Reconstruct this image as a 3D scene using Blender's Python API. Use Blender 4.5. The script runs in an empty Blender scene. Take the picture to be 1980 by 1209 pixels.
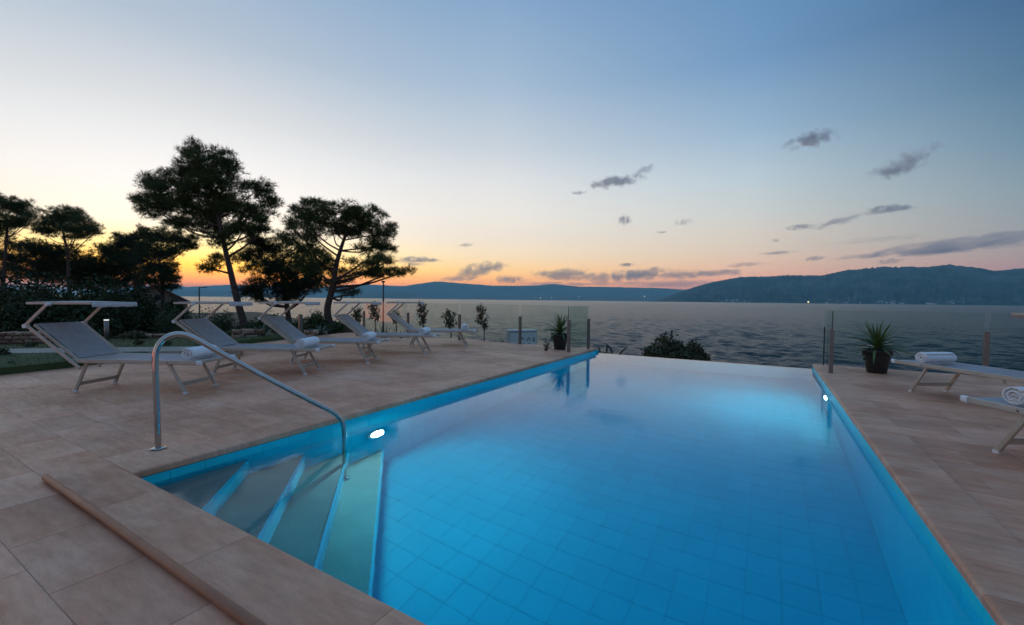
import bpy, math, random
import numpy as np
from mathutils import Vector, Matrix, noise as mnoise

random.seed(7); rng = np.random.default_rng(7)
D = bpy.data; S = bpy.context.scene; COL = S.collection
rad = math.radians

# ---------------------------------------------------------------- camera
CAM_H = 1.2; FPX = 837.0; CX, CY = 990.0, 604.5
CM = np.array([[0.86118638, 0.50817633, 0.01071644],
               [0.02427458, -0.02005959, -0.99950406],
               [-0.50770934, 0.86101941, -0.02961081]])      # rows: right, down, forward
cam = D.cameras.new('camera'); cam_ob = D.objects.new('camera', cam); COL.objects.link(cam_ob)
cam.sensor_fit = 'HORIZONTAL'; cam.sensor_width = 36.0; cam.lens = FPX / 1980 * 36.0
cam.clip_start = 0.05; cam.clip_end = 400000.0
mw = Matrix.Identity(4)
for i in range(3):
    mw[i][0] = CM[0][i]; mw[i][1] = -CM[1][i]; mw[i][2] = -CM[2][i]
mw.translation = (0, 0, CAM_H); cam_ob.matrix_world = mw
S.camera = cam_ob

# ---------------------------------------------------------------- render / exposure
S.render.engine = 'CYCLES'
cy = S.cycles
cy.use_denoising = True
cy.max_bounces = 10; cy.diffuse_bounces = 3; cy.glossy_bounces = 4; cy.transmission_bounces = 8
cy.transparent_max_bounces = 12; cy.volume_bounces = 1
cy.sample_clamp_indirect = 4.0; cy.sample_clamp_direct = 0.0; cy.blur_glossy = 0.5
S.view_settings.view_transform = 'Standard'; S.view_settings.look = 'None'
S.view_settings.exposure = 0.28; S.view_settings.gamma = 1.0

# ---------------------------------------------------------------- world: dusk sky
SUN_AZ = rad(-67.0); SUN_EL = rad(0.4)
SUN_DIR = Vector((math.sin(SUN_AZ) * math.cos(SUN_EL), math.cos(SUN_AZ) * math.cos(SUN_EL), math.sin(SUN_EL)))
def lin(c): return tuple(((v / 255 + 0.055) / 1.055) ** 2.4 if v / 255 > 0.04045 else v / 255 / 12.92 for v in c)
world = D.worlds.new('World'); S.world = world; world.use_nodes = True
wn = world.node_tree.nodes; wl = world.node_tree.links; wn.clear()
def N(nt, t, **kw):
    n = nt.new(t)
    for k, v in kw.items(): setattr(n, k, v)
    return n
def wmath(op, a, b=None, c=None):
    n = wn.new('ShaderNodeMath'); n.operation = op
    for i, v in enumerate((a, b, c)):
        if v is None: continue
        if isinstance(v, (int, float)): n.inputs[i].default_value = v
        else: wl.new(v, n.inputs[i])
    return n.outputs[0]
tc = wn.new('ShaderNodeTexCoord'); sx = wn.new('ShaderNodeSeparateXYZ'); wl.new(tc.outputs['Generated'], sx.inputs[0])
elev = wmath('DIVIDE', wmath('ARCSINE', wmath('MINIMUM', wmath('MAXIMUM', sx.outputs[2], 0.0), 1.0)), math.pi / 2)
hl = wmath('SQRT', wmath('ADD', wmath('ADD', wmath('MULTIPLY', sx.outputs[0], sx.outputs[0]), wmath('MULTIPLY', sx.outputs[1], sx.outputs[1])), 1e-6))
cosd = wmath('DIVIDE', wmath('ADD', wmath('MULTIPLY', sx.outputs[0], math.sin(SUN_AZ)), wmath('MULTIPLY', sx.outputs[1], math.cos(SUN_AZ))), hl)
azd = wmath('MULTIPLY', wmath('ARCCOSINE', wmath('MAXIMUM', wmath('MINIMUM', cosd, 1.0), -1.0)), 180 / math.pi)
ZEN = (108, 148, 192)
SKY = {   # degrees from the sunset azimuth: (elevation, sRGB, gain)
    0:   [(0, (255, 120, 15), 2.0), (2.0, (255, 145, 12), 2.9), (3.4, (255, 186, 40), 2.5), (5.0, (255, 222, 130), 1.75), (7.5, (255, 241, 215), 1.25), (11, (252, 245, 237), 1.05), (15, (238, 236, 234), 1), (19, (216, 217, 217), 1), (26, (174, 186, 200), 1), (36, (132, 160, 190), 1), (55, (120, 156, 197), 1), (90, ZEN, 1)],
    35:  [(0, (255, 140, 65), 1.6), (2.0, (255, 162, 72), 1.8), (3.6, (255, 200, 120), 1.45), (5.5, (254, 224, 180), 1.12), (8, (246, 230, 210), 1), (11, (237, 230, 220), 1), (15, (221, 221, 220), 1), (19, (196, 203, 210), 1), (26, (158, 179, 200), 1), (36, (120, 152, 188), 1), (55, (116, 152, 194), 1), (90, ZEN, 1)],
    65:  [(0, (250, 142, 112), 1.4), (2.0, (250, 162, 130), 1.3), (3.6, (244, 190, 155), 1.12), (6.0, (228, 206, 184), 1), (10, (204, 205, 200), 1), (14, (182, 197, 205), 1), (19, (148, 174, 197), 1), (26, (108, 145, 182), 1), (36, (88, 129, 172), 1), (55, (98, 139, 184), 1), (90, ZEN, 1)],
    88:  [(0, (188, 122, 120), 1.1), (2.2, (188, 132, 130), 1.08), (4, (172, 148, 145), 1), (6.5, (148, 152, 155), 1), (10, (126, 146, 158), 1), (14, (98, 128, 150), 1), (19, (72, 108, 138), 1), (26, (50, 88, 126), 1), (36, (62, 102, 144), 1), (55, (92, 134, 178), 1), (90, ZEN, 1)],
    180: [(0, (140, 134, 146), 1), (4, (142, 141, 154), 1), (10, (122, 140, 162), 1), (20, (104, 136, 168), 1), (40, (100, 138, 178), 1), (90, ZEN, 1)]}
ramps = []
for dg in sorted(SKY):
    r = wn.new('ShaderNodeValToRGB'); cr = r.color_ramp; st = SKY[dg]; cr.interpolation = 'B_SPLINE' if False else 'LINEAR'
    while len(cr.elements) < len(st): cr.elements.new(0.5)
    for e, (a, c, g) in zip(cr.elements, st):
        e.position = a / 90.0
    for e, (a, c, g) in zip(cr.elements, st):
        e.color = tuple(v * g for v in lin(c)) + (1,)
    wl.new(elev, r.inputs[0]); ramps.append((dg, r.outputs[0]))
cur = ramps[0][1]
for (d0, _), (d1, c1) in zip(ramps[:-1], ramps[1:]):
    mr = wn.new('ShaderNodeMapRange'); mr.interpolation_type = 'SMOOTHSTEP' if d0 == 0 or d1 == 180 else 'LINEAR'
    wl.new(azd, mr.inputs[0]); mr.inputs[1].default_value = d0; mr.inputs[2].default_value = d1
    mx = wn.new('ShaderNodeMix'); mx.data_type = 'RGBA'
    wl.new(mr.outputs[0], mx.inputs[0]); wl.new(cur, mx.inputs[6]); wl.new(c1, mx.inputs[7]); cur = mx.outputs[2]
sky = wn.new('ShaderNodeTexSky'); sky.sky_type = 'NISHITA'; sky.sun_disc = False
sky.sun_elevation = SUN_EL; sky.sun_rotation = SUN_AZ; sky.dust_density = 1.5; sky.ozone_density = 2.0
sks = wn.new('ShaderNodeMix'); sks.data_type = 'RGBA'; sks.blend_type = 'ADD'; sks.inputs[0].default_value = 0.02
wl.new(cur, sks.inputs[6]); wl.new(sky.outputs[0], sks.inputs[7])
bg = wn.new('ShaderNodeBackground'); bg.inputs[1].default_value = 0.96; wl.new(sks.outputs[2], bg.inputs[0])
wo = wn.new('ShaderNodeOutputWorld'); wl.new(bg.outputs[0], wo.inputs[0])

# ---------------------------------------------------------------- sun (already at the horizon behind the pines)
sl = D.lights.new('sun', 'SUN'); sl.energy = 1.2; sl.angle = rad(0.5); sl.color = (1.0, 0.62, 0.32)
so = D.objects.new('sun', sl); COL.objects.link(so)
so.rotation_euler = SUN_DIR.to_track_quat('Z', 'Y').to_euler()

# ================================================================ helpers
def P(px, py, depth):
    """point of the place seen at photo pixel px,py, at a chosen distance in front of the camera"""
    v = np.array([(px - CX) / FPX, (py - CY) / FPX, 1.0]) * depth
    w = CM.T @ v
    return Vector((w[0], w[1], w[2] + CAM_H))
def G(px, py, z=0.0):
    w = CM.T @ np.array([px - CX, py - CY, FPX]); t = (z - CAM_H) / w[2]
    return Vector((w[0] * t, w[1] * t, z))
def azel(px, py):
    w = CM.T @ np.array([px - CX, py - CY, FPX]); return math.atan2(w[0], w[1]), w[2] / math.hypot(w[0], w[1])

def tag(o, label=None, cat=None, group=None, kind=None):
    if label: o['label'] = label
    if cat: o['category'] = cat
    if group: o['group'] = group
    if kind: o['kind'] = kind
    return o
def empty(name, loc=(0, 0, 0), rz=0.0, label=None, cat=None, group=None, kind=None):
    o = D.objects.new(name, None); COL.objects.link(o); o.location = loc; o.rotation_euler = (0, 0, rz)
    o.empty_display_size = 0.1
    return tag(o, label, cat, group, kind)
def link(name, me, parent=None):
    o = D.objects.new(name, me); COL.objects.link(o)
    if parent: o.parent = parent
    return o
def copy_tree(o, parent=None):
    c = o.copy(); COL.objects.link(c); c.parent = parent
    for ch in list(o.children): copy_tree(ch, c)
    return c

class MB:
    def __init__(s): s.v = []; s.f = []
    def add(s, vs, fs):
        b = len(s.v); s.v += [tuple(p) for p in vs]; s.f += [tuple(b + i for i in q) for q in fs]; return s
    def box(s, a, b, ch=0.0):
        x0, y0, z0 = a; x1, y1, z1 = b
        if ch <= 0:
            return s.add([(x0, y0, z0), (x1, y0, z0), (x1, y1, z0), (x0, y1, z0), (x0, y0, z1), (x1, y0, z1), (x1, y1, z1), (x0, y1, z1)],
                         [(3, 2, 1, 0), (4, 5, 6, 7), (0, 1, 5, 4), (1, 2, 6, 5), (2, 3, 7, 6), (3, 0, 4, 7)])
        c = ch                                              # top edges chamfered
        vs = [(x0, y0, z0), (x1, y0, z0), (x1, y1, z0), (x0, y1, z0), (x0, y0, z1 - c), (x1, y0, z1 - c), (x1, y1, z1 - c), (x0, y1, z1 - c),
              (x0 + c, y0 + c, z1), (x1 - c, y0 + c, z1), (x1 - c, y1 - c, z1), (x0 + c, y1 - c, z1)]
        return s.add(vs, [(3, 2, 1, 0), (0, 1, 5, 4), (1, 2, 6, 5), (2, 3, 7, 6), (3, 0, 4, 7), (4, 5, 9, 8), (5, 6, 10, 9), (6, 7, 11, 10), (7, 4, 8, 11), (8, 9, 10, 11)])
    def bar(s, p, q, w, h, up=(0, 0, 1), r=0.0):
        """rectangular bar from p to q, w across, h along the up side, edges cut by r"""
        p = Vector(p); q = Vector(q); d = (q - p).normalized(); u = Vector(up); x = d.cross(u)
        if x.length < 1e-4: x = d.cross(Vector((0, 1, 0)))
        x.normalize(); u = x.cross(d).normalized(); a, b = w / 2, h / 2
        if r > 0: prof = [(-a + r, -b), (a - r, -b), (a, -b + r), (a, b - r), (a - r, b), (-a + r, b), (-a, b - r), (-a, -b + r)]
        else: prof = [(-a, -b), (a, -b), (a, b), (-a, b)]
        n = len(prof); vs = [p + x * i + u * j for i, j in prof] + [q + x * i + u * j for i, j in prof]
        return s.add(vs, [(i, (i + 1) % n, n + (i + 1) % n, n + i) for i in range(n)] + [tuple(range(n))[::-1], tuple(range(n, 2 * n))])
    def tube(s, pts, rads, seg=10, cap=True):
        pts = [Vector(p) for p in pts]
        if isinstance(rads, (int, float)): rads = [rads] * len(pts)
        ref = None; rings = []
        for i, p in enumerate(pts):
            t = (pts[min(i + 1, len(pts) - 1)] - pts[max(i - 1, 0)]).normalized()
            if ref is None:
                ref = t.cross(Vector((0.31, 0.17, 0.93)))
                if ref.length < 1e-3: ref = t.cross(Vector((1, 0, 0)))
            ref = (ref - t * ref.dot(t)).normalized(); b = t.cross(ref)
            rings.append([p + (ref * math.cos(2 * math.pi * k / seg) + b * math.sin(2 * math.pi * k / seg)) * rads[i] for k in range(seg)])
        vs = [v for r in rings for v in r]; fs = []
        for i in range(len(pts) - 1):
            for k in range(seg): fs.append((i * seg + k, i * seg + (k + 1) % seg, (i + 1) * seg + (k + 1) % seg, (i + 1) * seg + k))
        if cap: fs += [tuple(range(seg))[::-1], tuple((len(pts) - 1) * seg + k for k in range(seg))]
        return s.add(vs, fs)
    def lathe(s, prof, c=(0, 0, 0), seg=24):
        vs = [(c[0] + r * math.cos(2 * math.pi * k / seg), c[1] + r * math.sin(2 * math.pi * k / seg), c[2] + z) for r, z in prof for k in range(seg)]
        fs = [(i * seg + k, i * seg + (k + 1) % seg, (i + 1) * seg + (k + 1) % seg, (i + 1) * seg + k) for i in range(len(prof) - 1) for k in range(seg)]
        return s.add(vs, fs + [tuple(range(seg))[::-1], tuple((len(prof) - 1) * seg + k for k in range(seg))])
    def mesh(s, name, m, smooth=False):
        me = D.meshes.new(name); me.from_pydata(s.v, [], s.f); me.update()
        if m: me.materials.append(m)
        if smooth: me.polygons.foreach_set('use_smooth', [True] * len(me.polygons))
        return me
    def build(s, name, m, parent=None, smooth=False): return link(name, s.mesh(name, m, smooth), parent)
def np_mesh(name, v, f, m, smooth=False):
    """fast mesh from numpy verts (n,3) and faces (k,3|4)"""
    me = D.meshes.new(name); k = f.shape[1]
    me.vertices.add(len(v)); me.vertices.foreach_set('co', np.ascontiguousarray(v, dtype=np.float32).ravel())
    me.loops.add(f.size); me.loops.foreach_set('vertex_index', f.ravel().astype(np.int32))
    me.polygons.add(len(f)); me.polygons.foreach_set('loop_start', np.arange(0, f.size, k, dtype=np.int32))
    if smooth: me.polygons.foreach_set('use_smooth', [True] * len(f))
    me.update(calc_edges=True); me.validate()
    if m: me.materials.append(m)
    return me

# ---------------------------------------------------------------- materials
def new_mat(name):
    m = D.materials.new(name); m.use_nodes = True; nt = m.node_tree; b = nt.nodes['Principled BSDF']; return m, nt, nt.nodes, nt.links, b
def coords(nt, scale, kind='Object'):
    t = nt.nodes.new('ShaderNodeTexCoord'); mp = nt.nodes.new('ShaderNodeMapping')
    mp.inputs['Scale'].default_value = scale if not isinstance(scale, (int, float)) else (scale,) * 3
    if kind == 'World':
        g = nt.nodes.new('ShaderNodeNewGeometry'); nt.links.new(g.outputs['Position'], mp.inputs[0])
    else: nt.links.new(t.outputs[kind], mp.inputs[0])
    return mp.outputs[0]
def noise_(nt, vec, scale=1.0, detail=4, rough=0.55):
    n = nt.nodes.new('ShaderNodeTexNoise'); n.inputs['Scale'].default_value = scale; n.inputs['Detail'].default_value = detail
    n.inputs['Roughness'].default_value = rough; nt.links.new(vec, n.inputs['Vector']); return n.outputs[0]
def ramp_(nt, fac, stops):
    r = nt.nodes.new('ShaderNodeValToRGB'); cr = r.color_ramp
    while len(cr.elements) < len(stops): cr.elements.new(0.5)
    for e, (p, c) in zip(cr.elements, stops): e.position = p
    for e, (p, c) in zip(cr.elements, stops): e.color = tuple(c) + (1,)
    nt.links.new(fac, r.inputs[0]); return r.outputs[0]
def bump_(nt, b, h, strength, dist=0.01):
    n = nt.nodes.new('ShaderNodeBump'); n.inputs['Strength'].default_value = strength; n.inputs['Distance'].default_value = dist
    nt.links.new(h, n.inputs['Height']); nt.links.new(n.outputs[0], b.inputs['Normal'])
def mix_(nt, f, a, b, blend='MIX'):
    n = nt.nodes.new('ShaderNodeMix'); n.data_type = 'RGBA'; n.blend_type = blend
    for i, v in ((0, f), (6, a), (7, b)):
        if isinstance(v, (int, float)): n.inputs[i].default_value = v
        elif isinstance(v, tuple): n.inputs[i].default_value = v + (1,) if len(v) == 3 else v
        else: nt.links.new(v, n.inputs[i])
    return n.outputs[2]
def mat(name, c1, c2=None, scale=4.0, rough=0.6, metal=0.0, bump=0.0, bscale=40.0, kind='Object', spec=0.5, lo=0.35, hi=0.65):
    m, nt, ns, ls, b = new_mat(name)
    b.inputs['Roughness'].default_value = rough; b.inputs['Metallic'].default_value = metal; b.inputs['Specular IOR Level'].default_value = spec
    v = coords(nt, 1.0, kind)
    c2 = c2 or tuple(x * 0.8 for x in c1)
    ls.new(ramp_(nt, noise_(nt, v, scale), [(lo, c1), (hi, c2)]), b.inputs['Base Color'])
    if bump: bump_(nt, b, noise_(nt, v, bscale, 5), bump)
    return m
M = {}
M['alu'] = mat('champagne_aluminium', (0.52, 0.45, 0.38), (0.44, 0.385, 0.32), 6, 0.42, 0.25)
M['cap'] = mat('white_plastic', (0.75, 0.75, 0.75), (0.68, 0.68, 0.68), 5, 0.45)
M['towel'] = mat('white_terry', (0.93, 0.93, 0.94), (0.88, 0.88, 0.91), 60, 0.95, 0, 0.9, 180, spec=0.1)
M['steel'] = mat('polished_steel', (0.52, 0.51, 0.50), (0.46, 0.45, 0.44), 3, 0.10, 1.0)
M['post'] = mat('brushed_steel_post', (0.22, 0.20, 0.185), (0.18, 0.165, 0.155), 8, 0.38, 0.6)
M['black'] = mat('black_plastic', (0.015, 0.015, 0.017), (0.022, 0.022, 0.024), 7, 0.45)
M['soil'] = mat('soil', (0.05, 0.035, 0.025), (0.09, 0.065, 0.045), 3, 0.95, 0, 0.8, 25)
M['leaf_y'] = mat('yucca_leaf', (0.10, 0.16, 0.035), (0.06, 0.10, 0.025), 9, 0.45)
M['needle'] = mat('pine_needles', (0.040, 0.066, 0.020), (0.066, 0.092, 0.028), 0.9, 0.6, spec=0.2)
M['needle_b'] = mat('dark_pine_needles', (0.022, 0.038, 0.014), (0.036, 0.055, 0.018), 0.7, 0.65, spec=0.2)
M['bark'] = mat('pine_bark', (0.085, 0.055, 0.04), (0.045, 0.03, 0.024), 6, 0.9, 0, 1.0, 14)
M['bark_g'] = mat('grey_bark', (0.12, 0.10, 0.08), (0.07, 0.06, 0.05), 9, 0.9, 0, 1.0, 30)
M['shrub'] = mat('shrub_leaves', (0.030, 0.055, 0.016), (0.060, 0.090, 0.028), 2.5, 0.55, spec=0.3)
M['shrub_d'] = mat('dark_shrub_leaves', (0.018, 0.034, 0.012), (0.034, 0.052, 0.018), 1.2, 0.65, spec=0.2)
M['shrub_o'] = mat('olive_shrub_leaves', (0.07, 0.085, 0.04), (0.11, 0.10, 0.05), 3, 0.6, spec=0.3)
M['shrub_r'] = mat('reddish_shrub_leaves', (0.10, 0.062, 0.038), (0.075, 0.07, 0.035), 4, 0.6, spec=0.3)
M['agave'] = mat('agave_leaf', (0.12, 0.16, 0.11), (0.09, 0.13, 0.09), 5, 0.5)
M['wood'] = mat('terracotta_rod', (0.42, 0.165, 0.085), (0.33, 0.125, 0.065), 4, 0.55, 0, 0.2, 30)
M['path'] = mat('pale_path', (0.38, 0.33, 0.27), (0.30, 0.26, 0.22), 1.5, 0.9, 0, 0.5, 20, 'World')
M['plaster'] = mat('house_plaster', (0.30, 0.23, 0.17), (0.24, 0.18, 0.135), 1.2, 0.9, 0, 0.4, 9)
M['rooftile'] = mat('roof_tile', (0.17, 0.075, 0.05), (0.11, 0.055, 0.04), 2, 0.85)
M['dark'] = mat('dark_opening', (0.012, 0.012, 0.014), (0.02, 0.02, 0.022), 3, 0.5)
M['lamppost'] = mat('lamp_post_grey', (0.05, 0.05, 0.055), (0.04, 0.04, 0.045), 4, 0.5, 0.3)
M['cabinet'] = mat('pale_cabinet', (0.50, 0.52, 0.54), (0.44, 0.46, 0.48), 3, 0.6)
M['dead'] = mat('dead_wood', (0.06, 0.05, 0.042), (0.035, 0.03, 0.026), 12, 0.9)
M['concrete'] = mat('concrete', (0.34, 0.31, 0.28), (0.27, 0.25, 0.23), 2.0, 0.9, 0, 0.5, 25, 'World')
M['houses'] = mat('far_house_wall', (0.62, 0.58, 0.54), (0.5, 0.46, 0.43), 0.01, 0.9)

def travertine(name, tint=(1, 1, 1), var=0.22, piece=True):
    m, nt, ns, ls, b = new_mat(name)
    v = coords(nt, (1.6, 4.2, 1.0), 'World'); v2 = coords(nt, 1.0, 'World'); v3 = coords(nt, (4.0, 17.0, 4.0), 'World')
    oi = ns.new('ShaderNodeObjectInfo'); ge = ns.new('ShaderNodeNewGeometry')
    rnd = ns.new('ShaderNodeMath'); rnd.operation = 'ADD'; ls.new(oi.outputs['Random'], rnd.inputs[0]); ls.new(ge.outputs['Random Per Island'], rnd.inputs[1])
    fr = ns.new('ShaderNodeMath'); fr.operation = 'FRACT'; ls.new(rnd.outputs[0], fr.inputs[0])
    # every slab is cut from another place of the quarry: shift the pattern per slab
    cb = ns.new('ShaderNodeCombineXYZ')
    for i, k in enumerate((17.3, 29.1, 11.7)):
        mu = ns.new('ShaderNodeMath'); mu.operation = 'MULTIPLY'; mu.inputs[1].default_value = k; ls.new(fr.outputs[0], mu.inputs[0]); ls.new(mu.outputs[0], cb.inputs[i])
    def shift(x):
        a = ns.new('ShaderNodeVectorMath'); a.operation = 'ADD'; ls.new(x, a.inputs[0]); ls.new(cb.outputs[0], a.inputs[1]); return a.outputs[0]
    big = noise_(nt, shift(v), 1.1, 5, 0.6); fine = noise_(nt, shift(v3), 1.6, 6, 0.65); grain = noise_(nt, v2, 210, 3, 0.7)
    base = ramp_(nt, big, [(0.26, (0.60, 0.33, 0.22)), (0.40, (0.68, 0.42, 0.30)), (0.54, (0.71, 0.48, 0.36)), (0.70, (0.74, 0.55, 0.44))])
    base = mix_(nt, 0.30, base, ramp_(nt, fine, [(0.30, (0.42, 0.38, 0.36)), (0.6, (1.05, 1.02, 1.0))]), 'MULTIPLY')
    base = mix_(nt, 0.55, base, ramp_(nt, grain, [(0.3, (0.62, 0.6, 0.6)), (0.7, (1.15, 1.15, 1.15))]), 'MULTIPLY')
    base = mix_(nt, 1.0, base, ramp_(nt, fr.outputs[0], [(0.0, (1 - var, 1 - var * 1.25, 1 - var * 1.4)), (0.5, (1, 0.99, 0.98)), (1.0, (1.04, 1.06, 1.08))]), 'MULTIPLY')
    # wear: faint large damp / dirty areas that run over several slabs
    st = noise_(nt, v2, 0.8, 5, 0.6)
    base = mix_(nt, 1.0, base, ramp_(nt, st, [(0.36, (0.74, 0.66, 0.61)), (0.58, (1.04, 1.02, 1))]), 'MULTIPLY')
    base = mix_(nt, 1.0, base, tint, 'MULTIPLY')
    ls.new(base, b.inputs['Base Color'])
    rr = ramp_(nt, fine, [(0.3, (0.62,) * 3), (0.7, (0.46,) * 3)]); ls.new(rr, b.inputs['Roughness']); b.inputs['Specular IOR Level'].default_value = 0.3
    bump_(nt, b, fine, 0.25, 0.004)
    return m
M['tile'] = travertine('travertine_tile', (1.15, 0.90, 0.80), 0.16)
M['coping'] = travertine('travertine_coping', (1.10, 0.89, 0.79), 0.10)
M['grout'] = mat('grout', (0.42, 0.28, 0.21), (0.32, 0.215, 0.165), 6, 0.95, 0, 0.4, 60, 'World')
M['tread'] = mat('pale_tread_stone', (0.42, 0.33, 0.29), (0.33, 0.265, 0.235), 2.5, 0.6, 0, 0.3, 40, 'World')

def pool_tile(name, c1, c2):
    m, nt, ns, ls, b = new_mat(name)
    oi = ns.new('ShaderNodeObjectInfo'); ge = ns.new('ShaderNodeNewGeometry')
    rnd = ns.new('ShaderNodeMath'); rnd.operation = 'ADD'; ls.new(oi.outputs['Random'], rnd.inputs[0]); ls.new(ge.outputs['Random Per Island'], rnd.inputs[1])
    fr = ns.new('ShaderNodeMath'); fr.operation = 'FRACT'; ls.new(rnd.outputs[0], fr.inputs[0])
    base = ramp_(nt, fr.outputs[0], [(0.0, c1), (1.0, c2)])
    v = coords(nt, 1.0, 'World')
    base = mix_(nt, 0.5, base, ramp_(nt, noise_(nt, v, 1.4, 4), [(0.3, (0.8, 0.82, 0.85)), (0.7, (1.05, 1.05, 1.05))]), 'MULTIPLY')
    ls.new(base, b.inputs['Base Color']); b.inputs['Roughness'].default_value = 0.35
    return m
M['ptile'] = pool_tile('blue_pool_tile', (0.002, 0.63, 0.76), (0.003, 0.66, 0.79))
M['pgrout'] = mat('pool_grout', (0.002, 0.44, 0.57), (0.002, 0.41, 0.53), 4, 0.8, 0, 0, 1, 'World')

def glass(name, tint, ior=1.5):
    m, nt, ns, ls, b = new_mat(name); ns.remove(b); out = ns['Material Output']
    tr = ns.new('ShaderNodeBsdfTransparent'); tr.inputs[0].default_value = tint + (1,)
    gl = ns.new('ShaderNodeBsdfGlossy'); gl.inputs['Roughness'].default_value = 0.02
    fr = ns.new('ShaderNodeFresnel'); fr.inputs[0].default_value = ior
    v = coords(nt, 1.0); sm = ramp_(nt, noise_(nt, v, 3.0, 5), [(0.4, (0.99,) * 3), (0.75, (0.95,) * 3)])
    ls.new(mix_(nt, 1.0, tint, sm, 'MULTIPLY'), tr.inputs[0])
    fm = ns.new('ShaderNodeMath'); fm.operation = 'MULTIPLY'; fm.inputs[1].default_value = 0.12; ls.new(fr.outputs[0], fm.inputs[0])
    mx = ns.new('ShaderNodeMixShader'); ls.new(fm.outputs[0], mx.inputs[0]); ls.new(tr.outputs[0], mx.inputs[1]); ls.new(gl.outputs[0], mx.inputs[2])
    ls.new(mx.outputs[0], out.inputs[0]); return m
M['glass'] = glass('fence_glass', (0.92, 0.97, 0.95), 1.4)

def water_mat():
    m, nt, ns, ls, b = new_mat('pool_water'); ns.remove(b); out = ns['Material Output']
    v = coords(nt, (1.0, 1.0, 1.0), 'World')
    h = mix_(nt, 0.4, noise_(nt, v, 1.8, 3, 0.5), noise_(nt, v, 9.0, 6, 0.6))
    bp = ns.new('ShaderNodeBump'); bp.inputs['Strength'].default_value = 0.17; bp.inputs['Distance'].default_value = 0.012; ls.new(h, bp.inputs['Height'])
    rf = ns.new('ShaderNodeBsdfRefraction'); rf.inputs['Color'].default_value = (0.90, 0.98, 1.0, 1); rf.inputs['IOR'].default_value = 1.333; rf.inputs['Roughness'].default_value = 0.0
    gl = ns.new('ShaderNodeBsdfGlossy'); gl.inputs['Roughness'].default_value = 0.015
    fr = ns.new('ShaderNodeFresnel'); fr.inputs[0].default_value = 1.333
    mr = ns.new('ShaderNodeMapRange'); mr.inputs[1].default_value = 0.06; mr.inputs[2].default_value = 0.30; mr.inputs[3].default_value = 0.6; mr.inputs[4].default_value = 1.0; ls.new(fr.outputs[0], mr.inputs[0])
    mu = ns.new('ShaderNodeMath'); mu.operation = 'MULTIPLY'; ls.new(fr.outputs[0], mu.inputs[0]); ls.new(mr.outputs[0], mu.inputs[1])
    for n_ in (rf, gl, fr): ls.new(bp.outputs[0], n_.inputs['Normal'])
    mx = ns.new('ShaderNodeMixShader'); ls.new(mu.outputs[0], mx.inputs[0]); ls.new(rf.outputs[0], mx.inputs[1]); ls.new(gl.outputs[0], mx.inputs[2]); ls.new(mx.outputs[0], out.inputs[0])
    va = ns.new('ShaderNodeVolumeAbsorption'); va.inputs['Color'].default_value = (0.22, 0.91, 0.965, 1); va.inputs['Density'].default_value = 1.0; ls.new(va.outputs[0], out.inputs['Volume'])
    return m
M['water'] = water_mat()
def sea_mat():
    m, nt, ns, ls, b = new_mat('sea_water')
    v = coords(nt, (1.0, 1.0, 1.0), 'World')
    b.inputs['Base Color'].default_value = (0.004, 0.020, 0.026, 1); b.inputs['IOR'].default_value = 1.333
    b.inputs['Roughness'].default_value = 0.30
    ls.new(ramp_(nt, noise_(nt, v, 0.02, 3), [(0.35, (0.004, 0.026, 0.034)), (0.7, (0.007, 0.036, 0.042))]), b.inputs['Base Color'])
    h = noise_(nt, coords(nt, (0.9, 1.2, 1.0), 'World'), 2.2, 6, 0.62)
    bump_(nt, b, h, 1.0, 0.45)
    return m
M['sea'] = sea_mat()
def emit(name, c, s):
    m, nt, ns, ls, b = new_mat(name); b.inputs['Base Color'].default_value = (0.8, 0.8, 0.8, 1)
    b.inputs['Emission Color'].default_value = c + (1,); b.inputs['Emission Strength'].default_value = s; return m
M['lamp'] = emit('pool_lamp_lit', (0.88, 0.93, 1.0), 480.0)
M['lamp_far'] = emit('far_pool_lamp_lit', (0.86, 0.94, 1.0), 480.0)
M['bollardlamp'] = emit('bollard_lamp_lit', (1.0, 0.97, 0.95), 0.7)
M['shorelight'] = emit('shore_light_lit', (1.0, 0.93, 0.80), 1.6)
M['shorelight_y'] = emit('yellow_shore_light_lit', (1.0, 0.85, 0.25), 2.0)

# ================================================================ large structure
PX0, PX1, PY0, PY1, WZ = -3.65, 0.80, 1.18, 10.30, -0.107
FLOOR_Z = -1.55; CW = 0.32; FAR = 10.30
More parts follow.
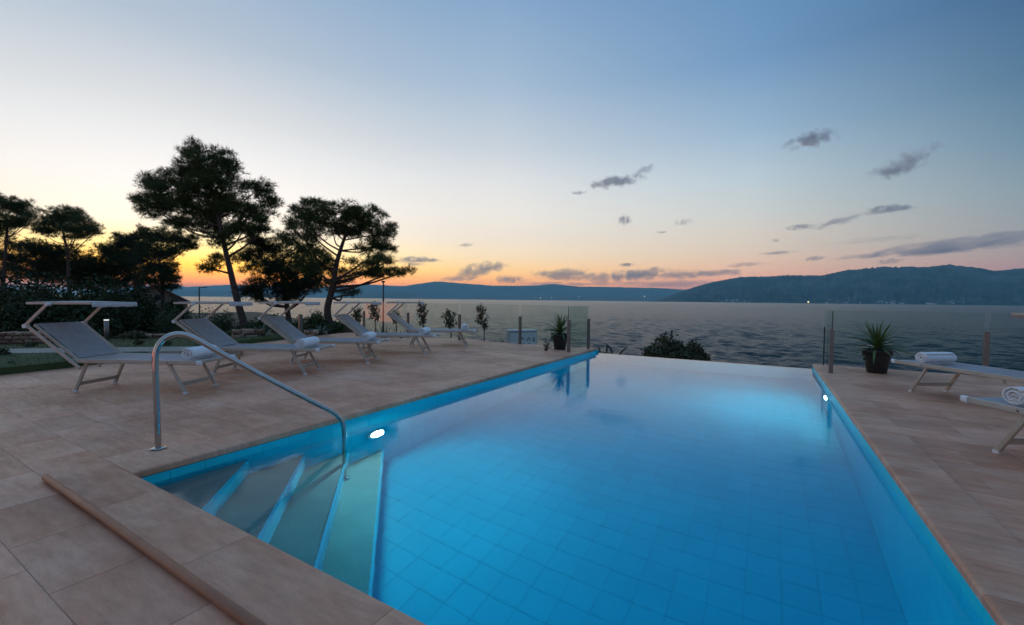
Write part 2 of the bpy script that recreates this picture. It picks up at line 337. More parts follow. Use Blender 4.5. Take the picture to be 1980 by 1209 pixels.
# ---- sea: one sheet to the horizon, real waves near, finer with nearness
SEA_Z = -3.5
def build_sea():
    az = np.radians(np.concatenate([np.linspace(-115, -86, 20), np.linspace(-85, 32, 980), np.linspace(33, 75, 30)]))
    r = np.concatenate([np.linspace(8, 27, 12), 28.0 * np.exp(np.linspace(0, math.log(2600 / 28.0), 760)), 2700 * np.exp(np.linspace(0, math.log(59000 / 2700), 36))])
    A, Rr = np.meshgrid(az, r, indexing='ij'); X = Rr * np.sin(A); Y = Rr * np.cos(A); Z = np.zeros_like(X)
    cell = np.maximum(Rr * 0.006, Rr * rad(117 / 980))
    g = np.random.default_rng(3)
    swell = 0.75 + 0.5 * np.sin(X * .021 + 1.3 * np.sin(Y * .013)) * np.sin(Y * .017 + X * .006)         # gusts: rougher and calmer patches
    for k in range(84):
        lam = math.exp(g.uniform(math.log(0.45), math.log(4.2))); th = rad(198) + g.normal(0, 0.36)
        amp = 0.042 * lam / (2 * math.pi) * g.uniform(.5, 1.4) * (1.35 if lam < 1.4 else 0.85)
        f = np.clip((lam / cell - 2.2) / 2.5, 0, 1) * (swell if k % 2 else 1.0)
        ph = 2 * math.pi / lam * (X * math.sin(th) + Y * math.cos(th)) + g.uniform(0, 6.28)
        Z += amp * f * np.sin(ph + 0.4 * np.sin(ph))
    Z += SEA_Z
    n, m = X.shape; idx = np.arange(n * m).reshape(n, m)
    F = np.stack([idx[:-1, :-1], idx[:-1, 1:], idx[1:, 1:], idx[1:, :-1]], -1).reshape(-1, 4)
    # a plain flat fan closes the ring near the shore and behind the camera
    v = np.stack([X, Y, Z], -1).reshape(-1, 3)
    o = link('sea', np_mesh('sea', v, F[:, ::-1], M['sea'], True)); tag(o, kind='structure')
build_sea()

# ---- mountains
def fbm(x, y, z=0.0, o=5): return mnoise.fractal(Vector((x, y, z)), 1.0, 2.1, o, noise_basis='PERLIN_ORIGINAL')
def mountain(name, prof, d0, d1, d2, m, rough=1.0, seed=0.0, na=260, ns=26):
    pts = [azel(*p) for p in prof]; a0, a1 = pts[0][0], pts[-1][0]
    aa = np.linspace(a0, a1, na); tt = np.interp(aa, [p[0] for p in pts], [p[1] for p in pts])
    mb = MB(); rows = []
    for j in range(ns + 7):
        s = j / ns
        row = []
        for i, (a, t) in enumerate(zip(aa, tt)):
            H = t * d1 + CAM_H - SEA_Z + (fbm(a * 60, seed, 0, 4) * 0.02 + fbm(a * 260, seed + 5, 0, 4) * 0.03) * t * d1
            H = max(H, 2.0)
            if s <= 1.0:
                r = d0 + (d1 - d0) * s
                prof_h = 0.06 * min(1, s * 12) + 0.94 * (0.45 * s + 0.55 * s ** 1.8)
                z = H * prof_h + fbm(a * 45 + seed, s * 4.0, 1.3, 6) * H * 0.42 * rough * s * (1 - s) * 1.6
                z += abs(fbm(a * 120 + seed, s * 2.0, 4.3, 5)) * -H * 0.30 * rough * (1 - s) * min(1, s * 4)
                z = min(max(z, 0.3), H * 0.999 * (r / d1) if s < 1 else H)
            else:
                q = (j - ns) / 6.0; r = d1 + (d2 - d1) * q; z = H * (1 - q) ** 1.3
            row.append((r * math.sin(a), r * math.cos(a), z + SEA_Z - 0.5))
        rows.append(row)
    n = na; vs = [v for r in rows for v in r]
    fs = [(j * n + i, j * n + i + 1, (j + 1) * n + i + 1, (j + 1) * n + i) for j in range(len(rows) - 1) for i in range(n - 1)]
    mb.add(vs, fs); o = mb.build(name, m, None, True); tag(o, kind='structure'); return o
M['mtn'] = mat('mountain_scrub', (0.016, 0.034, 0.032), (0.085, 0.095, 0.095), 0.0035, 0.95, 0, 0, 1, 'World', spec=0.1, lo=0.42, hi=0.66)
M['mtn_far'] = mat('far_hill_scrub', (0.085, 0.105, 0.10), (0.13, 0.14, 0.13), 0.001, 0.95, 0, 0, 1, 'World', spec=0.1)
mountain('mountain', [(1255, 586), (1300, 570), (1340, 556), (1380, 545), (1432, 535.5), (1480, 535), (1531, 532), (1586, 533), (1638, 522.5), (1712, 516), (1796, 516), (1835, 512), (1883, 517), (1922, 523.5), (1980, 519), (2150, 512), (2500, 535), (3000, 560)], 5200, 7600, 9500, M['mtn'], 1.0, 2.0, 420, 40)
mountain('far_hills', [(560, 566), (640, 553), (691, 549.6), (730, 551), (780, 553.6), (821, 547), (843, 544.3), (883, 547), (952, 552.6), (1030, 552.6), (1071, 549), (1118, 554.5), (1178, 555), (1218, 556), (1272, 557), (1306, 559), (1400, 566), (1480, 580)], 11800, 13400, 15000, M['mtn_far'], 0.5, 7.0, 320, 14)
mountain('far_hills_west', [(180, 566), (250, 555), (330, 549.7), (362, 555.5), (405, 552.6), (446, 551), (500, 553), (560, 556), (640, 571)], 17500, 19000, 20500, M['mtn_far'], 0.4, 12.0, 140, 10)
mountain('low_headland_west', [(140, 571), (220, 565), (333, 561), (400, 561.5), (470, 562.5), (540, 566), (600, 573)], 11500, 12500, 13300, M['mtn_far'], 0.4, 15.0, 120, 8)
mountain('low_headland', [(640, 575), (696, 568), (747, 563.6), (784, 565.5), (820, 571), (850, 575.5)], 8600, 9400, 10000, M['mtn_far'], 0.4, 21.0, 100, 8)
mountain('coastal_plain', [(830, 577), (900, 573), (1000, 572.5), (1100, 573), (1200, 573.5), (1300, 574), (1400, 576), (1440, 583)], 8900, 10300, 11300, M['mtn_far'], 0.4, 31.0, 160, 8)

# ---- garden and shore terrain on the left and below the terrace
DECK_W = [(-6.0, -9.35), (1.65, -9.75), (2.4, -9.87), (3.76, -10.35), (6.1, -11.4), (8.2, -12.1), (10.30, -12.6)]      # (y, x) west edge of the deck
def xe(y): return float(np.interp(y, [p[0] for p in DECK_W], [p[1] for p in DECK_W]))
def yb(x): return float(np.interp(x, [-95, -36, -20, -12.6, -10, 80], [52, 30, 17, 10.9, 10.3, 10.3]))
def gz(x, y):
    r = math.hypot(x, y); z = 0.11
    if r > 13: z = 0.11 - 2.1 * min(1.0, (r - 13) / 30.0) ** 1.1
    e = y - yb(x)
    drop = 2.2 * min(1, max(0, (x + 12.8) / 2.5))
    if e > 0: z = z - drop * min(1, e / 0.25) - e * 0.24 * min(1.0, 0.25 + e / 5) + 0.10 * fbm(x * 0.5, y * 0.5)
    return z if e > 0 else z + 0.035 * fbm(x * 0.35, y * 0.35) * min(1, max(0, (r - 12) / 4))
M['lawn'] = mat('lawn_ground', (0.035, 0.062, 0.016), (0.055, 0.075, 0.024), 1.6, 0.95, 0, 0.8, 60, 'World')
M['earth'] = mat('dry_earth', (0.075, 0.06, 0.042), (0.04, 0.042, 0.026), 0.5, 0.95, 0, 0.8, 6, 'World')
def terrain():
    ys = np.concatenate([np.arange(-22, 10.3, 0.6), [10.30]]); mb = MB(); n = 70; rows = []
    for y in ys:
        x1 = xe(y) - 0.004; xs = x1 - (np.linspace(0, 1, n) ** 2.2) * (95 + x1)
        rows.append([(x1, y, -0.3)] + [(x, y, gz(x, y)) for x in xs])
    k = n + 1; vs = [v for r in rows for v in r]
    fs = [(j * k + i + 1, j * k + i, (j + 1) * k + i, (j + 1) * k + i + 1) for j in range(len(rows) - 1) for i in range(k - 1)]
    mb.add(vs, fs); o = mb.build('lawn', None); tag(o, kind='structure')
    m, nt, ns, ls, b = new_mat('garden_ground'); g = ns.new('ShaderNodeNewGeometry'); ln = ns.new('ShaderNodeVectorMath'); ln.operation = 'LENGTH'
    ls.new(g.outputs['Position'], ln.inputs[0]); v = coords(nt, 1.0, 'World'); nz = noise_(nt, v, 0.5, 4)
    ad = ns.new('ShaderNodeMath'); ad.operation = 'MULTIPLY_ADD'; ad.inputs[1].default_value = 6.0; ls.new(nz, ad.inputs[0]); ls.new(ln.outputs['Value'], ad.inputs[2])
    mr = ns.new('ShaderNodeMapRange'); mr.inputs[1].default_value = 19.0; mr.inputs[2].default_value = 24.0; ls.new(ad.outputs[0], mr.inputs[0])
    gr = ramp_(nt, noise_(nt, v, 1.7, 5), [(0.35, (0.032, 0.060, 0.015)), (0.65, (0.060, 0.082, 0.026))])
    ea = ramp_(nt, noise_(nt, v, 0.9, 5), [(0.35, (0.075, 0.06, 0.038)), (0.65, (0.035, 0.045, 0.02))])
    ls.new(mix_(nt, mr.outputs[0], gr, ea), b.inputs['Base Color']); b.inputs['Roughness'].default_value = 0.95; bump_(nt, b, noise_(nt, v, 30, 4), 0.8)
    o.data.materials.clear(); o.data.materials.append(m)
    ys = np.concatenate([[10.34], 10.5 + (np.linspace(0, 1, 50) ** 1.7) * 48]); mb = MB(); xs = np.concatenate([np.linspace(-95, -22, 40), np.linspace(-21, 14, 71), np.linspace(16, 45, 12)])
    rows = [[(x, y, max(gz(x, y), -6.0)) for x in xs] for y in ys]; k = len(xs); vs = [v for r in rows for v in r]
    fs = [(j * k + i, j * k + i + 1, (j + 1) * k + i + 1, (j + 1) * k + i) for j in range(len(rows) - 1) for i in range(k - 1)]
    mb.add(vs, fs); o = mb.build('shore_ground', M['earth']); tag(o, kind='structure')
terrain()

# ---- stone deck: a grout bed and slabs laid in running bond
EAST = 5.4; SOUTH = -2.6; TH = 0.3333; TL = 0.60; JG = 0.0014
deck = empty('pool_deck', (0, 0, 0), kind='structure')
def prism(mb, poly, z0, z1, ch=0.0):
    n = len(poly); c = Vector((sum(p[0] for p in poly) / n, sum(p[1] for p in poly) / n))
    if ch:
        ins = []
        for i in range(n):
            a, b_, c_ = Vector(poly[i - 1]), Vector(poly[i]), Vector(poly[(i + 1) % n])
            d1 = (b_ - a).normalized(); d2 = (c_ - b_).normalized(); n1 = Vector((-d1.y, d1.x)); n2 = Vector((-d2.y, d2.x))
            k = n1 + n2; ins.append(b_ + k * (ch / max(0.2, k.dot(n1))))
        vs = [(p[0], p[1], z0) for p in poly] + [(p[0], p[1], z1 - ch) for p in poly] + [(p[0], p[1], z1) for p in ins]
        fs = [(i, (i + 1) % n, n + (i + 1) % n, n + i) for i in range(n)] + [(n + i, n + (i + 1) % n, 2 * n + (i + 1) % n, 2 * n + i) for i in range(n)]
        fs.append(tuple(range(2 * n, 3 * n)))
    else:
        vs = [(p[0], p[1], z0) for p in poly] + [(p[0], p[1], z1) for p in poly]
        fs = [(i, (i + 1) % n, n + (i + 1) % n, n + i) for i in range(n)] + [tuple(range(n, 2 * n)), tuple(range(n))[::-1]]
    return mb.add(vs, fs)
BED = -0.0022
mb = MB()
prism(mb, [(xe(SOUTH), SOUTH), (EAST, SOUTH), (EAST, PY0 - 0.05), (xe(PY0 - .05), PY0 - 0.05)], -0.30, BED)
west = [(xe(y), y) for y in (PY0 - .05, 1.65, 2.4, 3.76, 6.1, 8.2, FAR)]
prism(mb, [(PX0 - 0.05, PY0 - 0.05), (PX0 - 0.05, FAR)] + west[::-1], -0.30, BED)
prism(mb, [(PX1 + 0.05, PY0 - 0.05), (EAST, PY0 - 0.05), (EAST, FAR), (PX1 + 0.05, FAR)], -0.30, BED)
mb.build('grout_bed', M['grout'], deck)
tiles = []
def lay(y0, y1, xw0, xw1, xr, off):
    """one course between y0 and y1 from the west end (xw0 at y0, xw1 at y1) to xr"""
    x = -14.0 + off; g = JG
    while x < xr:
        a, b_ = x, min(x + TL, xr)
        if b_ > max(xw0, xw1) + 0.02 and b_ - a > 0.03:
            a0 = max(a, xw0 + 0.0); a1 = max(a, xw1 + 0.0)
            if b_ - max(a0, a1) > 0.03:
                tiles.append([(a0 + g, y0 + g), (b_ - g, y0 + g), (b_ - g, y1 - g), (a1 + g, y1 - g)])
        x += TL
def off_for(k): return [0.51, 0.21, 0.37, 0.07, 0.45, 0.15][k % 6]
k0 = int((SOUTH - 0.86) / TH)
for k in range(k0, 0):
    y0 = 0.86 + k * TH; lay(y0, y0 + TH, xe(y0), xe(y0 + TH), EAST, off_for(k))
for k in range(0, 29):
    y0 = 0.86 + k * TH; y1 = min(y0 + TH, FAR)
    if y1 - y0 < 0.03: continue
    lay(y0, y1, xe(y0), xe(y1), PX0 - CW, off_for(k))
    x = PX1 + CW; o = off_for(k); first = True
    while x < EAST:
        e = min(x + (o + 0.1 if first else TL), EAST); first = False
        if e - x > 0.03: tiles.append([(x + JG, y0 + JG), (e - JG, y0 + JG), (e - JG, y1 - JG), (x + JG, y1 - JG)])
        x = e
def view_size(poly):
    c = np.array([sum(p[0] for p in poly) / 4, sum(p[1] for p in poly) / 4, 0.0]); q = CM @ (c - np.array([0, 0, CAM_H]))
    if q[2] < 0.15: return -1
    u, v = q[0] / q[2] * FPX + CX, q[1] / q[2] * FPX + CY
    if not (-60 < u < 2040 and v < 1290): return -1
    return 1 / (q[2] ** 2) / max(q[2], .2)
tiles.sort(key=view_size, reverse=True)
rest = MB()
for i, t in enumerate(tiles):
    if view_size(t) < 0 or i >= 300: prism(rest, t, -0.03, rng.normal(0, 0.0004), 0.0018); continue
    c = Vector((sum(p[0] for p in t) / 4, sum(p[1] for p in t) / 4)); m_ = MB(); prism(m_, [(p[0] - c.x, p[1] - c.y) for p in t], -0.03, 0.0, 0.0018)
    o = m_.build('deck_tile', M['tile'], deck); o.location = (c.x, c.y, rng.normal(0, 0.0005))
tag(rest.build('deck_tiles_rest', M['tile'], deck), kind='stuff')

# ---- retaining wall under the terrace edge, towards the sea
mb = MB()
mb.box((-12.9, FAR + 0.002, -4.0), (PX0 - 0.25, FAR + 0.16, -0.04)); mb.box((PX1 + 0.25, FAR + 0.002, -4.0), (EAST, FAR + 0.16, -0.04)); mb.box((EAST + .002, -2.6, -4.0), (EAST + .2, FAR + .16, -0.02))
tag(mb.build('retaining_wall', M['concrete']), 'pale concrete retaining wall under the far edge of the terrace', 'wall')

# ================================================================ swimming pool
pool = empty('swimming_pool', ((PX0 + PX1) / 2, (PY0 + PY1) / 2, 0), 0, 'rectangular blue tiled infinity pool with stone coping facing the sea', 'pool')
pl = Vector(pool.location)
def pbuild(mb, name, m, parent=pool, smooth=False):
    o = mb.build(name, m, parent, smooth)
    if parent is pool: o.matrix_parent_inverse = Matrix.Translation(-pl)
    return o
# basin shell behind the tiles
mb = MB(); e = 0.0035
mb.box((PX0 - 0.25, PY0 - 0.25, FLOOR_Z - 0.3), (PX1 + 0.25, PY1 + 0.25, FLOOR_Z - e))
mb.box((PX0 - 0.25, PY0 - 0.25, FLOOR_Z - e), (PX0 - e, PY1 + 0.25, -0.043)); mb.box((PX1 + e, PY0 - 0.25, FLOOR_Z - e), (PX1 + 0.25, PY1 + 0.25, -0.043))
mb.box((PX0 - e, PY0 - 0.25, FLOOR_Z - e), (PX1 + e, PY0 - e, -0.043)); mb.box((PX0 - e, PY1 + e, FLOOR_Z - e), (PX1 + e, PY1 + 0.07, WZ - 0.010))
pbuild(mb, 'basin', M['pgrout'])
TS = 0.2225; ft = []; nx = int(round((PX1 - PX0) / TS)); ny = int(round((PY1 - PY0) / TS)); tx = (PX1 - PX0) / nx; ty = (PY1 - PY0) / ny
ch_me = MB().box((-tx / 2 + .0013, -ty / 2 + .0013, -e), (tx / 2 - .0013, ty / 2 - .0013, 0), 0.0006).mesh('floor_tile', M['ptile'])
cells = [(PX0 + (i + .5) * tx, PY0 + (j + .5) * ty) for i in range(nx) for j in range(ny)]
cells = [c for c in cells if not (c[0] - PX0) + (c[1] - PY0) < 2.0]
cells.sort(key=lambda c: math.hypot(c[0] + 0.4, c[1] * 0.9))
rest = MB()
for i, (x, y) in enumerate(cells):
    if i < 300:
        o = link('floor_tile', ch_me, pool); o.matrix_parent_inverse = Matrix.Translation(-pl); o.location = (x, y, FLOOR_Z + rng.normal(0, 0.0006))
    else: rest.box((x - tx / 2 + .0013, y - ty / 2 + .0013, FLOOR_Z - e), (x + tx / 2 - .0013, y + ty / 2 - .0013, FLOOR_Z), 0.0006)
tag(pbuild(rest, 'floor_tiles_rest', M['ptile']), kind='stuff')
# wall tiles: top course on the left singly, the courses under water joined
rest = MB(); hz = (-0.045 - FLOOR_Z) / 7
for k in range(7):
    z1 = -0.045 - k * hz; z0 = z1 - hz
    for j in range(ny):
        y0 = PY0 + j * ty + .001; y1 = y0 + ty - .002
        if k == 0:
            o = MB().box((-e, -ty / 2 + .0012, -hz), (0, ty / 2 - .0012, 0)).build('waterline_tile', M['ptile'], pool); o.matrix_parent_inverse = Matrix.Translation(-pl); o.location = (PX0, PY0 + (j + .5) * ty, z1)
        else: rest.box((PX0 - e, y0, z0 + .002), (PX0, y1, z1))
        rest.box((PX1, y0, z0 + .002), (PX1 + e, y1, z1))
    for i in range(nx):
        x0 = PX0 + i * tx + .001; x1 = x0 + tx - .002
        rest.box((x0, PY0 - e, z0 + .002), (x1, PY0, z1)); rest.box((x0, PY1, z0 + .002), (x1, PY1 + e, min(z1, WZ - 0.008)))
tag(pbuild(rest, 'wall_tiles', M['ptile']), kind='stuff')
# corner steps cut the near left corner at 45 degrees: stone treads, blue risers
prev = 0.0
STEPS = [(0.78, -0.20), (1.28, -0.53), (1.76, -0.87), (2.22, -1.20)]
for c, z in STEPS:
    mb = MB(); prism(mb, [(PX0 + .001, PY0 + .001), (PX0 + c - .015, PY0 + .001), (PX0 + .001, PY0 + c - .015)], z - 0.42, z - 0.031)
    st = pbuild(mb, 'step_riser', M['ptile'])
    poly = [(PX0 + .001, PY0 + .001), (PX0 + c, PY0 + .001), (PX0 + .001, PY0 + c)] if prev == 0 else [(PX0 + prev - .03, PY0 + .001), (PX0 + c, PY0 + .001), (PX0 + .001, PY0 + c), (PX0 + .001, PY0 + prev - .03)]
    mb = MB(); prism(mb, poly, z - 0.03, z, 0.004); pbuild(mb, 'step_tread', M['tread']); prev = c
# blue edging strip along each tread
for c, z in STEPS:
    a = Vector((PX0 + c - 0.016, PY0 + .012, z + .004)); b_ = Vector((PX0 + .012, PY0 + c - 0.016, z + .004))
    mb = MB(); mb.bar(a, b_, 0.024, 0.006); pbuild(mb, 'step_edging', M['ptile'])
# coping slabs with a rounded nose
def coping(name, x0, y0, x1, y1, side):
    """slab in plan; side: the edge that hangs over the water (+x, -x, +y)"""
    t = 0.042; zt = 0.010; nose = 0.018; prof = [(0.0, -t), (1 - 0.0, -t)]
    L = [(0, -t + .004), (0.0, zt - .003), (.004, zt)]
    if side in ('+x', '-x'): w = x1 - x0; ln = (y0, y1)
    else: w = y1 - y0; ln = (x0, x1)
    pr = [(0, -t), (w, -t), (w + .008, -t + .008), (w + .008, zt - .012), (w + .002, zt - .003), (w - .008, zt), (.003, zt), (0, zt - .003)]
    g = .0012; vs = []
    for s_ in (ln[0] + g, ln[1] - g):
        for a, z in pr:
            if side == '+x': vs.append((x0 + a, s_, z))
            elif side == '-x': vs.append((x1 - a, s_, z))
            else: vs.append((s_, y0 + a, z))
    n = len(pr); fs = [(i, (i + 1) % n, n + (i + 1) % n, n + i) for i in range(n)] + [tuple(range(n))[::-1], tuple(range(n, 2 * n))]
    me = MB().add(vs, fs).mesh(name, M['coping']); o = link(name, me, pool); o.matrix_parent_inverse = Matrix.Translation(-pl)
ycuts = [PY0 - CW + .003] + [PY0 - CW + .66 + i * 0.98 for i in range(9)] + [FAR]
for a, b_ in zip(ycuts[:-1], ycuts[1:]):
    if b_ - a < .05: continue
    coping('coping_slab', PX0 - CW + .002, max(a, PY0 + .002), PX0, b_, '+x'); coping('coping_slab', PX1, max(a, PY0 + .002), PX1 + CW - .002, b_, '-x')
xc = [PX0 - CW + .002, -3.19, -2.2, -1.21, -0.22, PX1 + CW - .002]
for a, b_ in zip(xc[:-1], xc[1:]): coping('coping_slab', a, PY0 - CW + .003, b_, PY0, '+y')
# underwater lamps
for rz_, x, y, z in ((0, PX0, 3.29, -0.66), (180, PX1, 7.87, -0.62)):
    ring = MB().lathe([(0.0, 0), (0.125, 0), (0.125, 0.012), (0.10, 0.020), (0.0, 0.020)], seg=28).build('pool_lamp', M['cap'], pool)
    ring.matrix_parent_inverse = Matrix.Translation(-pl); ring.location = (x, y, z); ring.rotation_euler = (0, rad(90), rad(rz_))
    MB().lathe([(0.0, 0.0205), (0.084, 0.0205), (0.075, 0.030), (0.0, 0.034)], seg=28).build('lamp_lens', M['lamp' if rz_ == 0 else 'lamp_far'], ring)
# water sheet
nxw, nyw = 40, 84; wx0, wx1, wy0, wy1, wzb = PX0 - .002, PX1 + .002, PY0 - .002, PY1 + 0.09, FLOOR_Z - .002
vs = [(wx0 + (wx1 - wx0) * i / nxw, wy0 + (wy1 - wy0) * j / nyw, WZ) for j in range(nyw + 1) for i in range(nxw + 1)]
fs = [(j * (nxw + 1) + i, j * (nxw + 1) + i + 1, (j + 1) * (nxw + 1) + i + 1, (j + 1) * (nxw + 1) + i) for j in range(nyw) for i in range(nxw)]
c4 = [0, nxw, nyw * (nxw + 1) + nxw, nyw * (nxw + 1)]; nb = len(vs); vs += [(wx0, wy0, wzb), (wx1, wy0, wzb), (wx1, wy1, wzb), (wx0, wy1, wzb)]
row = [list(range(0, nxw + 1)), [j * (nxw + 1) + nxw for j in range(nyw + 1)], list(range(c4[2], c4[3] - 1, -1)), [j * (nxw + 1) for j in range(nyw, -1, -1)]]
for k in range(4): fs.append(tuple(row[k][::-1]) + (nb + k, nb + (k + 1) % 4))
fs.append((nb + 3, nb + 2, nb + 1, nb))
w = MB().add(vs, fs).build('pool_water', M['water']); tag(w, kind='structure')

# ---- steel handrail into the steps
RB = Vector((-4.09, 1.494, 0)); RD = Vector((0.648, 1.231, 0)).normalized()
rail = empty('pool_handrail', RB, 0, 'polished steel handrail arching from the deck into the pool steps', 'handrail')
def smooth_path(pts, n=7):
    out = []; p = [Vector(q) for q in pts]
    for i in range(len(p) - 1):
        p0, p1, p2, p3 = p[max(i - 1, 0)], p[i], p[i + 1], p[min(i + 2, len(p) - 1)]
        for k in range(n):
            t = k / n; out.append(0.5 * ((2 * p1) + (p2 - p0) * t + (2 * p0 - 5 * p1 + 4 * p2 - p3) * t * t + (3 * p1 - p0 - 3 * p2 + p3) * t ** 3))
    return out + [p[-1]]
sz = [(0, 0.006), (-.004, .2), (-.008, .45), (-.012, .70), (.004, .80), (.052, .87), (.12, .898), (.185, .888), (.25, .852), (.36, .772), (.6, .597), (.9, .386), (1.15, .215), (1.25, .15), (1.325, .085), (1.368, .01), (1.383, -.10), (1.385, -.4), (1.385, -.8), (1.385, -1.199)]
tp = smooth_path([RD * s + Vector((0, 0, z)) for s, z in sz], 6)
MB().tube(tp, 0.0215, 20).build('tube', M['steel'], rail, True)
MB().lathe([(0.022, 0.0065), (0.052, 0.0065), (0.054, 0.010), (0.048, 0.0135), (0.026, 0.016), (0.022, 0.016)], seg=28).build('base_flange', M['steel'], rail, True)
o = MB().lathe([(0.022, 0), (0.05, 0), (0.05, 0.006), (0.024, 0.012)], seg=24).build('foot_flange', M['steel'], rail, True); o.location = RD * 1.385 + Vector((0, 0, -1.199))
MB().tube([RD * -.012 + Vector((0.019, -.012, .60)), RD * -.012 + Vector((0.022, -.014, .60))], 0.004, 8).build('screw', M['black'], rail)

# ---- terracotta coloured rod lying on the joint of the near coping
a, b_ = Vector((-3.98, 0.852, 0.024)), Vector((-0.9, 0.845, 0.024))
rod = MB().tube([Vector((0, 0, 0)), Vector((.004, 0, 0)), (b_ - a) * 0.33 + Vector((0, .002, 0)), (b_ - a) * 0.66, b_ - a], [.015, .019, .019, .019, .019], 16).build('terracotta_rod', M['wood'], None, True)
rod.location = a; tag(rod, 'long terracotta coloured round rod lying on the deck by the near pool edge', 'rod')

# ================================================================ loungers and towels
def weave():
    m, nt, ns, ls, b = new_mat('grey_mesh_sling'); v = coords(nt, 1.0)
    n = noise_(nt, v, 7, 4); ls.new(ramp_(nt, n, [(0.35, (0.32, 0.295, 0.31)), (0.65, (0.38, 0.35, 0.36))]), b.inputs['Base Color'])
    b.inputs['Roughness'].default_value = 0.55
    w1 = ns.new('ShaderNodeTexWave'); w1.inputs['Scale'].default_value = 90; ls.new(v, w1.inputs['Vector'])
    w2 = ns.new('ShaderNodeTexWave'); w2.bands_direction = 'Y'; w2.inputs['Scale'].default_value = 90; ls.new(v, w2.inputs['Vector'])
    bump_(nt, b, mix_(nt, 0.5, w1.outputs[0], w2.outputs[0]), 0.5, 0.002); return m
M['sling'] = weave()
M['canopy'] = mat('canopy_cloth', (0.50, 0.48, 0.46), (0.44, 0.42, 0.41), 5, 0.85)
M['valance'] = mat('canopy_valance', (0.68, 0.70, 0.74), (0.6, 0.62, 0.66), 9, 0.85)
def make_lounger():
    root = empty('sun_lounger'); HW = 0.30; zt = 0.392
    f = MB()
    for s in (-1, 1): f.bar((-0.02, s * HW, zt), (1.60, s * HW, zt), 0.026, 0.050, (0, 0, 1), 0.006)
    f.bar((1.585, -HW + .014, zt), (1.585, HW - .014, zt), 0.028, 0.044, (0, 0, 1), 0.006); f.bar((0.05, -HW + .014, zt - .01), (0.05, HW - .014, zt - .01), 0.024, 0.024, (0, 0, 1), 0.004)
    f.build('seat_frame', M['alu'], root)
    def sling(L, sag, name):
        nu, nv = 18, 10; vs = []; fs = []
        for sgn in (1, -1):
            for i in range(nu + 1):
                for j in range(nv + 1):
                    u = L * i / nu; v = -HW + .012 + (2 * HW - .024) * j / nv
                    q = 4 * (j / nv) * (1 - j / nv); e_ = min(1, 6 * (i / nu) * (1 - i / nu) * 1.2)
                    vs.append((u, v, -sag * q * min(1, e_) + (0.002 if sgn > 0 else -0.002)))
        m_ = (nu + 1) * (nv + 1)
        for i in range(nu):
            for j in range(nv):
                a = i * (nv + 1) + j; fs.append((a, a + nv + 1, a + nv + 2, a + 1)); fs.append((m_ + a, m_ + a + 1, m_ + a + nv + 2, m_ + a + nv + 1))
        return MB().add(vs, fs).build(name, M['sling'], root, True)
    o = sling(1.53, 0.026, 'seat_sling'); o.location = (0.05, 0, zt + .021)
    # back: hinge at u=0.04, rises backwards
    B0 = Vector((0.05, 0, zt + .012)); B1 = Vector((-0.50, 0, 0.825)); bd = (B1 - B0); L = bd.length; bn = Vector((0, 0, 1))
    f = MB()
    for s in (-1, 1): f.bar(B0 + Vector((0, s * (HW - .030), 0)), B1 + Vector((0, s * (HW - .030), 0)), 0.022, 0.034, (0, 0, 1), 0.005)
    f.bar(B1 + Vector((0.008, -HW + .041, -.006)), B1 + Vector((0.008, HW - .041, -.006)), 0.022, 0.028, (0, 0, 1), 0.005)
    f.build('back_frame', M['alu'], root)
    o = sling(L - .01, 0.022, 'back_sling'); o.scale = (1, 0.88, 1); o.location = B0 + Vector((0.006, 0, .020)); o.rotation_euler = (0, math.atan2(bd.z, -bd.x) - math.pi if False else 0, 0)
    xa = bd.normalized(); ya = Vector((0, 1, 0)); za = xa.cross(ya)
    if za.z < 0: ya = -ya; za = xa.cross(ya)
    o.rotation_euler = Matrix((xa, ya, za)).transposed().to_euler()
    # long side arms that carry the shade and brace the back
    for s in (-1, 1):
        y = s * (HW + .030)
        a = Vector((0.145, y, 0.305)); q = Vector((-0.53, y, 0.82))
        MB().bar(a, q, 0.020, 0.040, (0, 0, 1), 0.005).build('back_brace', M['alu'], root)
        p1 = Vector((-0.235, y, 1.085)); arm = MB().bar(q + Vector((0, s * .0215, -.005)), p1 + Vector((0, s * .0215, 0)), 0.018, 0.036, (0, 0, 1), 0.005).build('shade_arm', M['alu'], root)
        MB().tube([(-0.525, y - s * .012, 0.815), (-0.525, y + s * .036, 0.815)], 0.026, 14).build('pivot_knob', M['cap'], arm)
        MB().tube([(-0.235, y - s * .012, 1.085), (-0.235, y + s * .036, 1.085)], 0.020, 14).build('pivot_knob', M['cap'], arm)
    # shade
    f = MB(); c0, c1, zc = -0.56, 0.27, 1.105
    for s in (-1, 1): f.bar((c0, s * HW, zc - .012), (c1, s * HW, zc - .004), 0.020, 0.030, (0, 0, 1), 0.005)
    for u in (c0 + .01, c1 - .01): f.bar((u, -HW + .011, zc - .008), (u, HW - .011, zc - .008), 0.018, 0.022, (0, 0, 1), 0.004)
    sh = f.build('shade_frame', M['alu'], root)
    nu, nv = 10, 8; vs = []; fs = []
    for sgn in (1, -1):
        for i in range(nu + 1):
            for j in range(nv + 1):
                q = (j / nv) * 2 - 1; vs.append((c0 + (c1 - c0) * i / nu, q * (HW + .004), zc + 0.008 + 0.010 * (1 - q * q) * math.sin(math.pi * i / nu) + sgn * .0015))
    m_ = (nu + 1) * (nv + 1)
    for i in range(nu):
        for j in range(nv):
            a = i * (nv + 1) + j; fs.append((a, a + nv + 1, a + nv + 2, a + 1)); fs.append((m_ + a, m_ + a + 1, m_ + a + nv + 2, m_ + a + nv + 1))
    MB().add(vs, fs).build('shade_cloth', M['canopy'], root, True)
    vs = []; n = 24
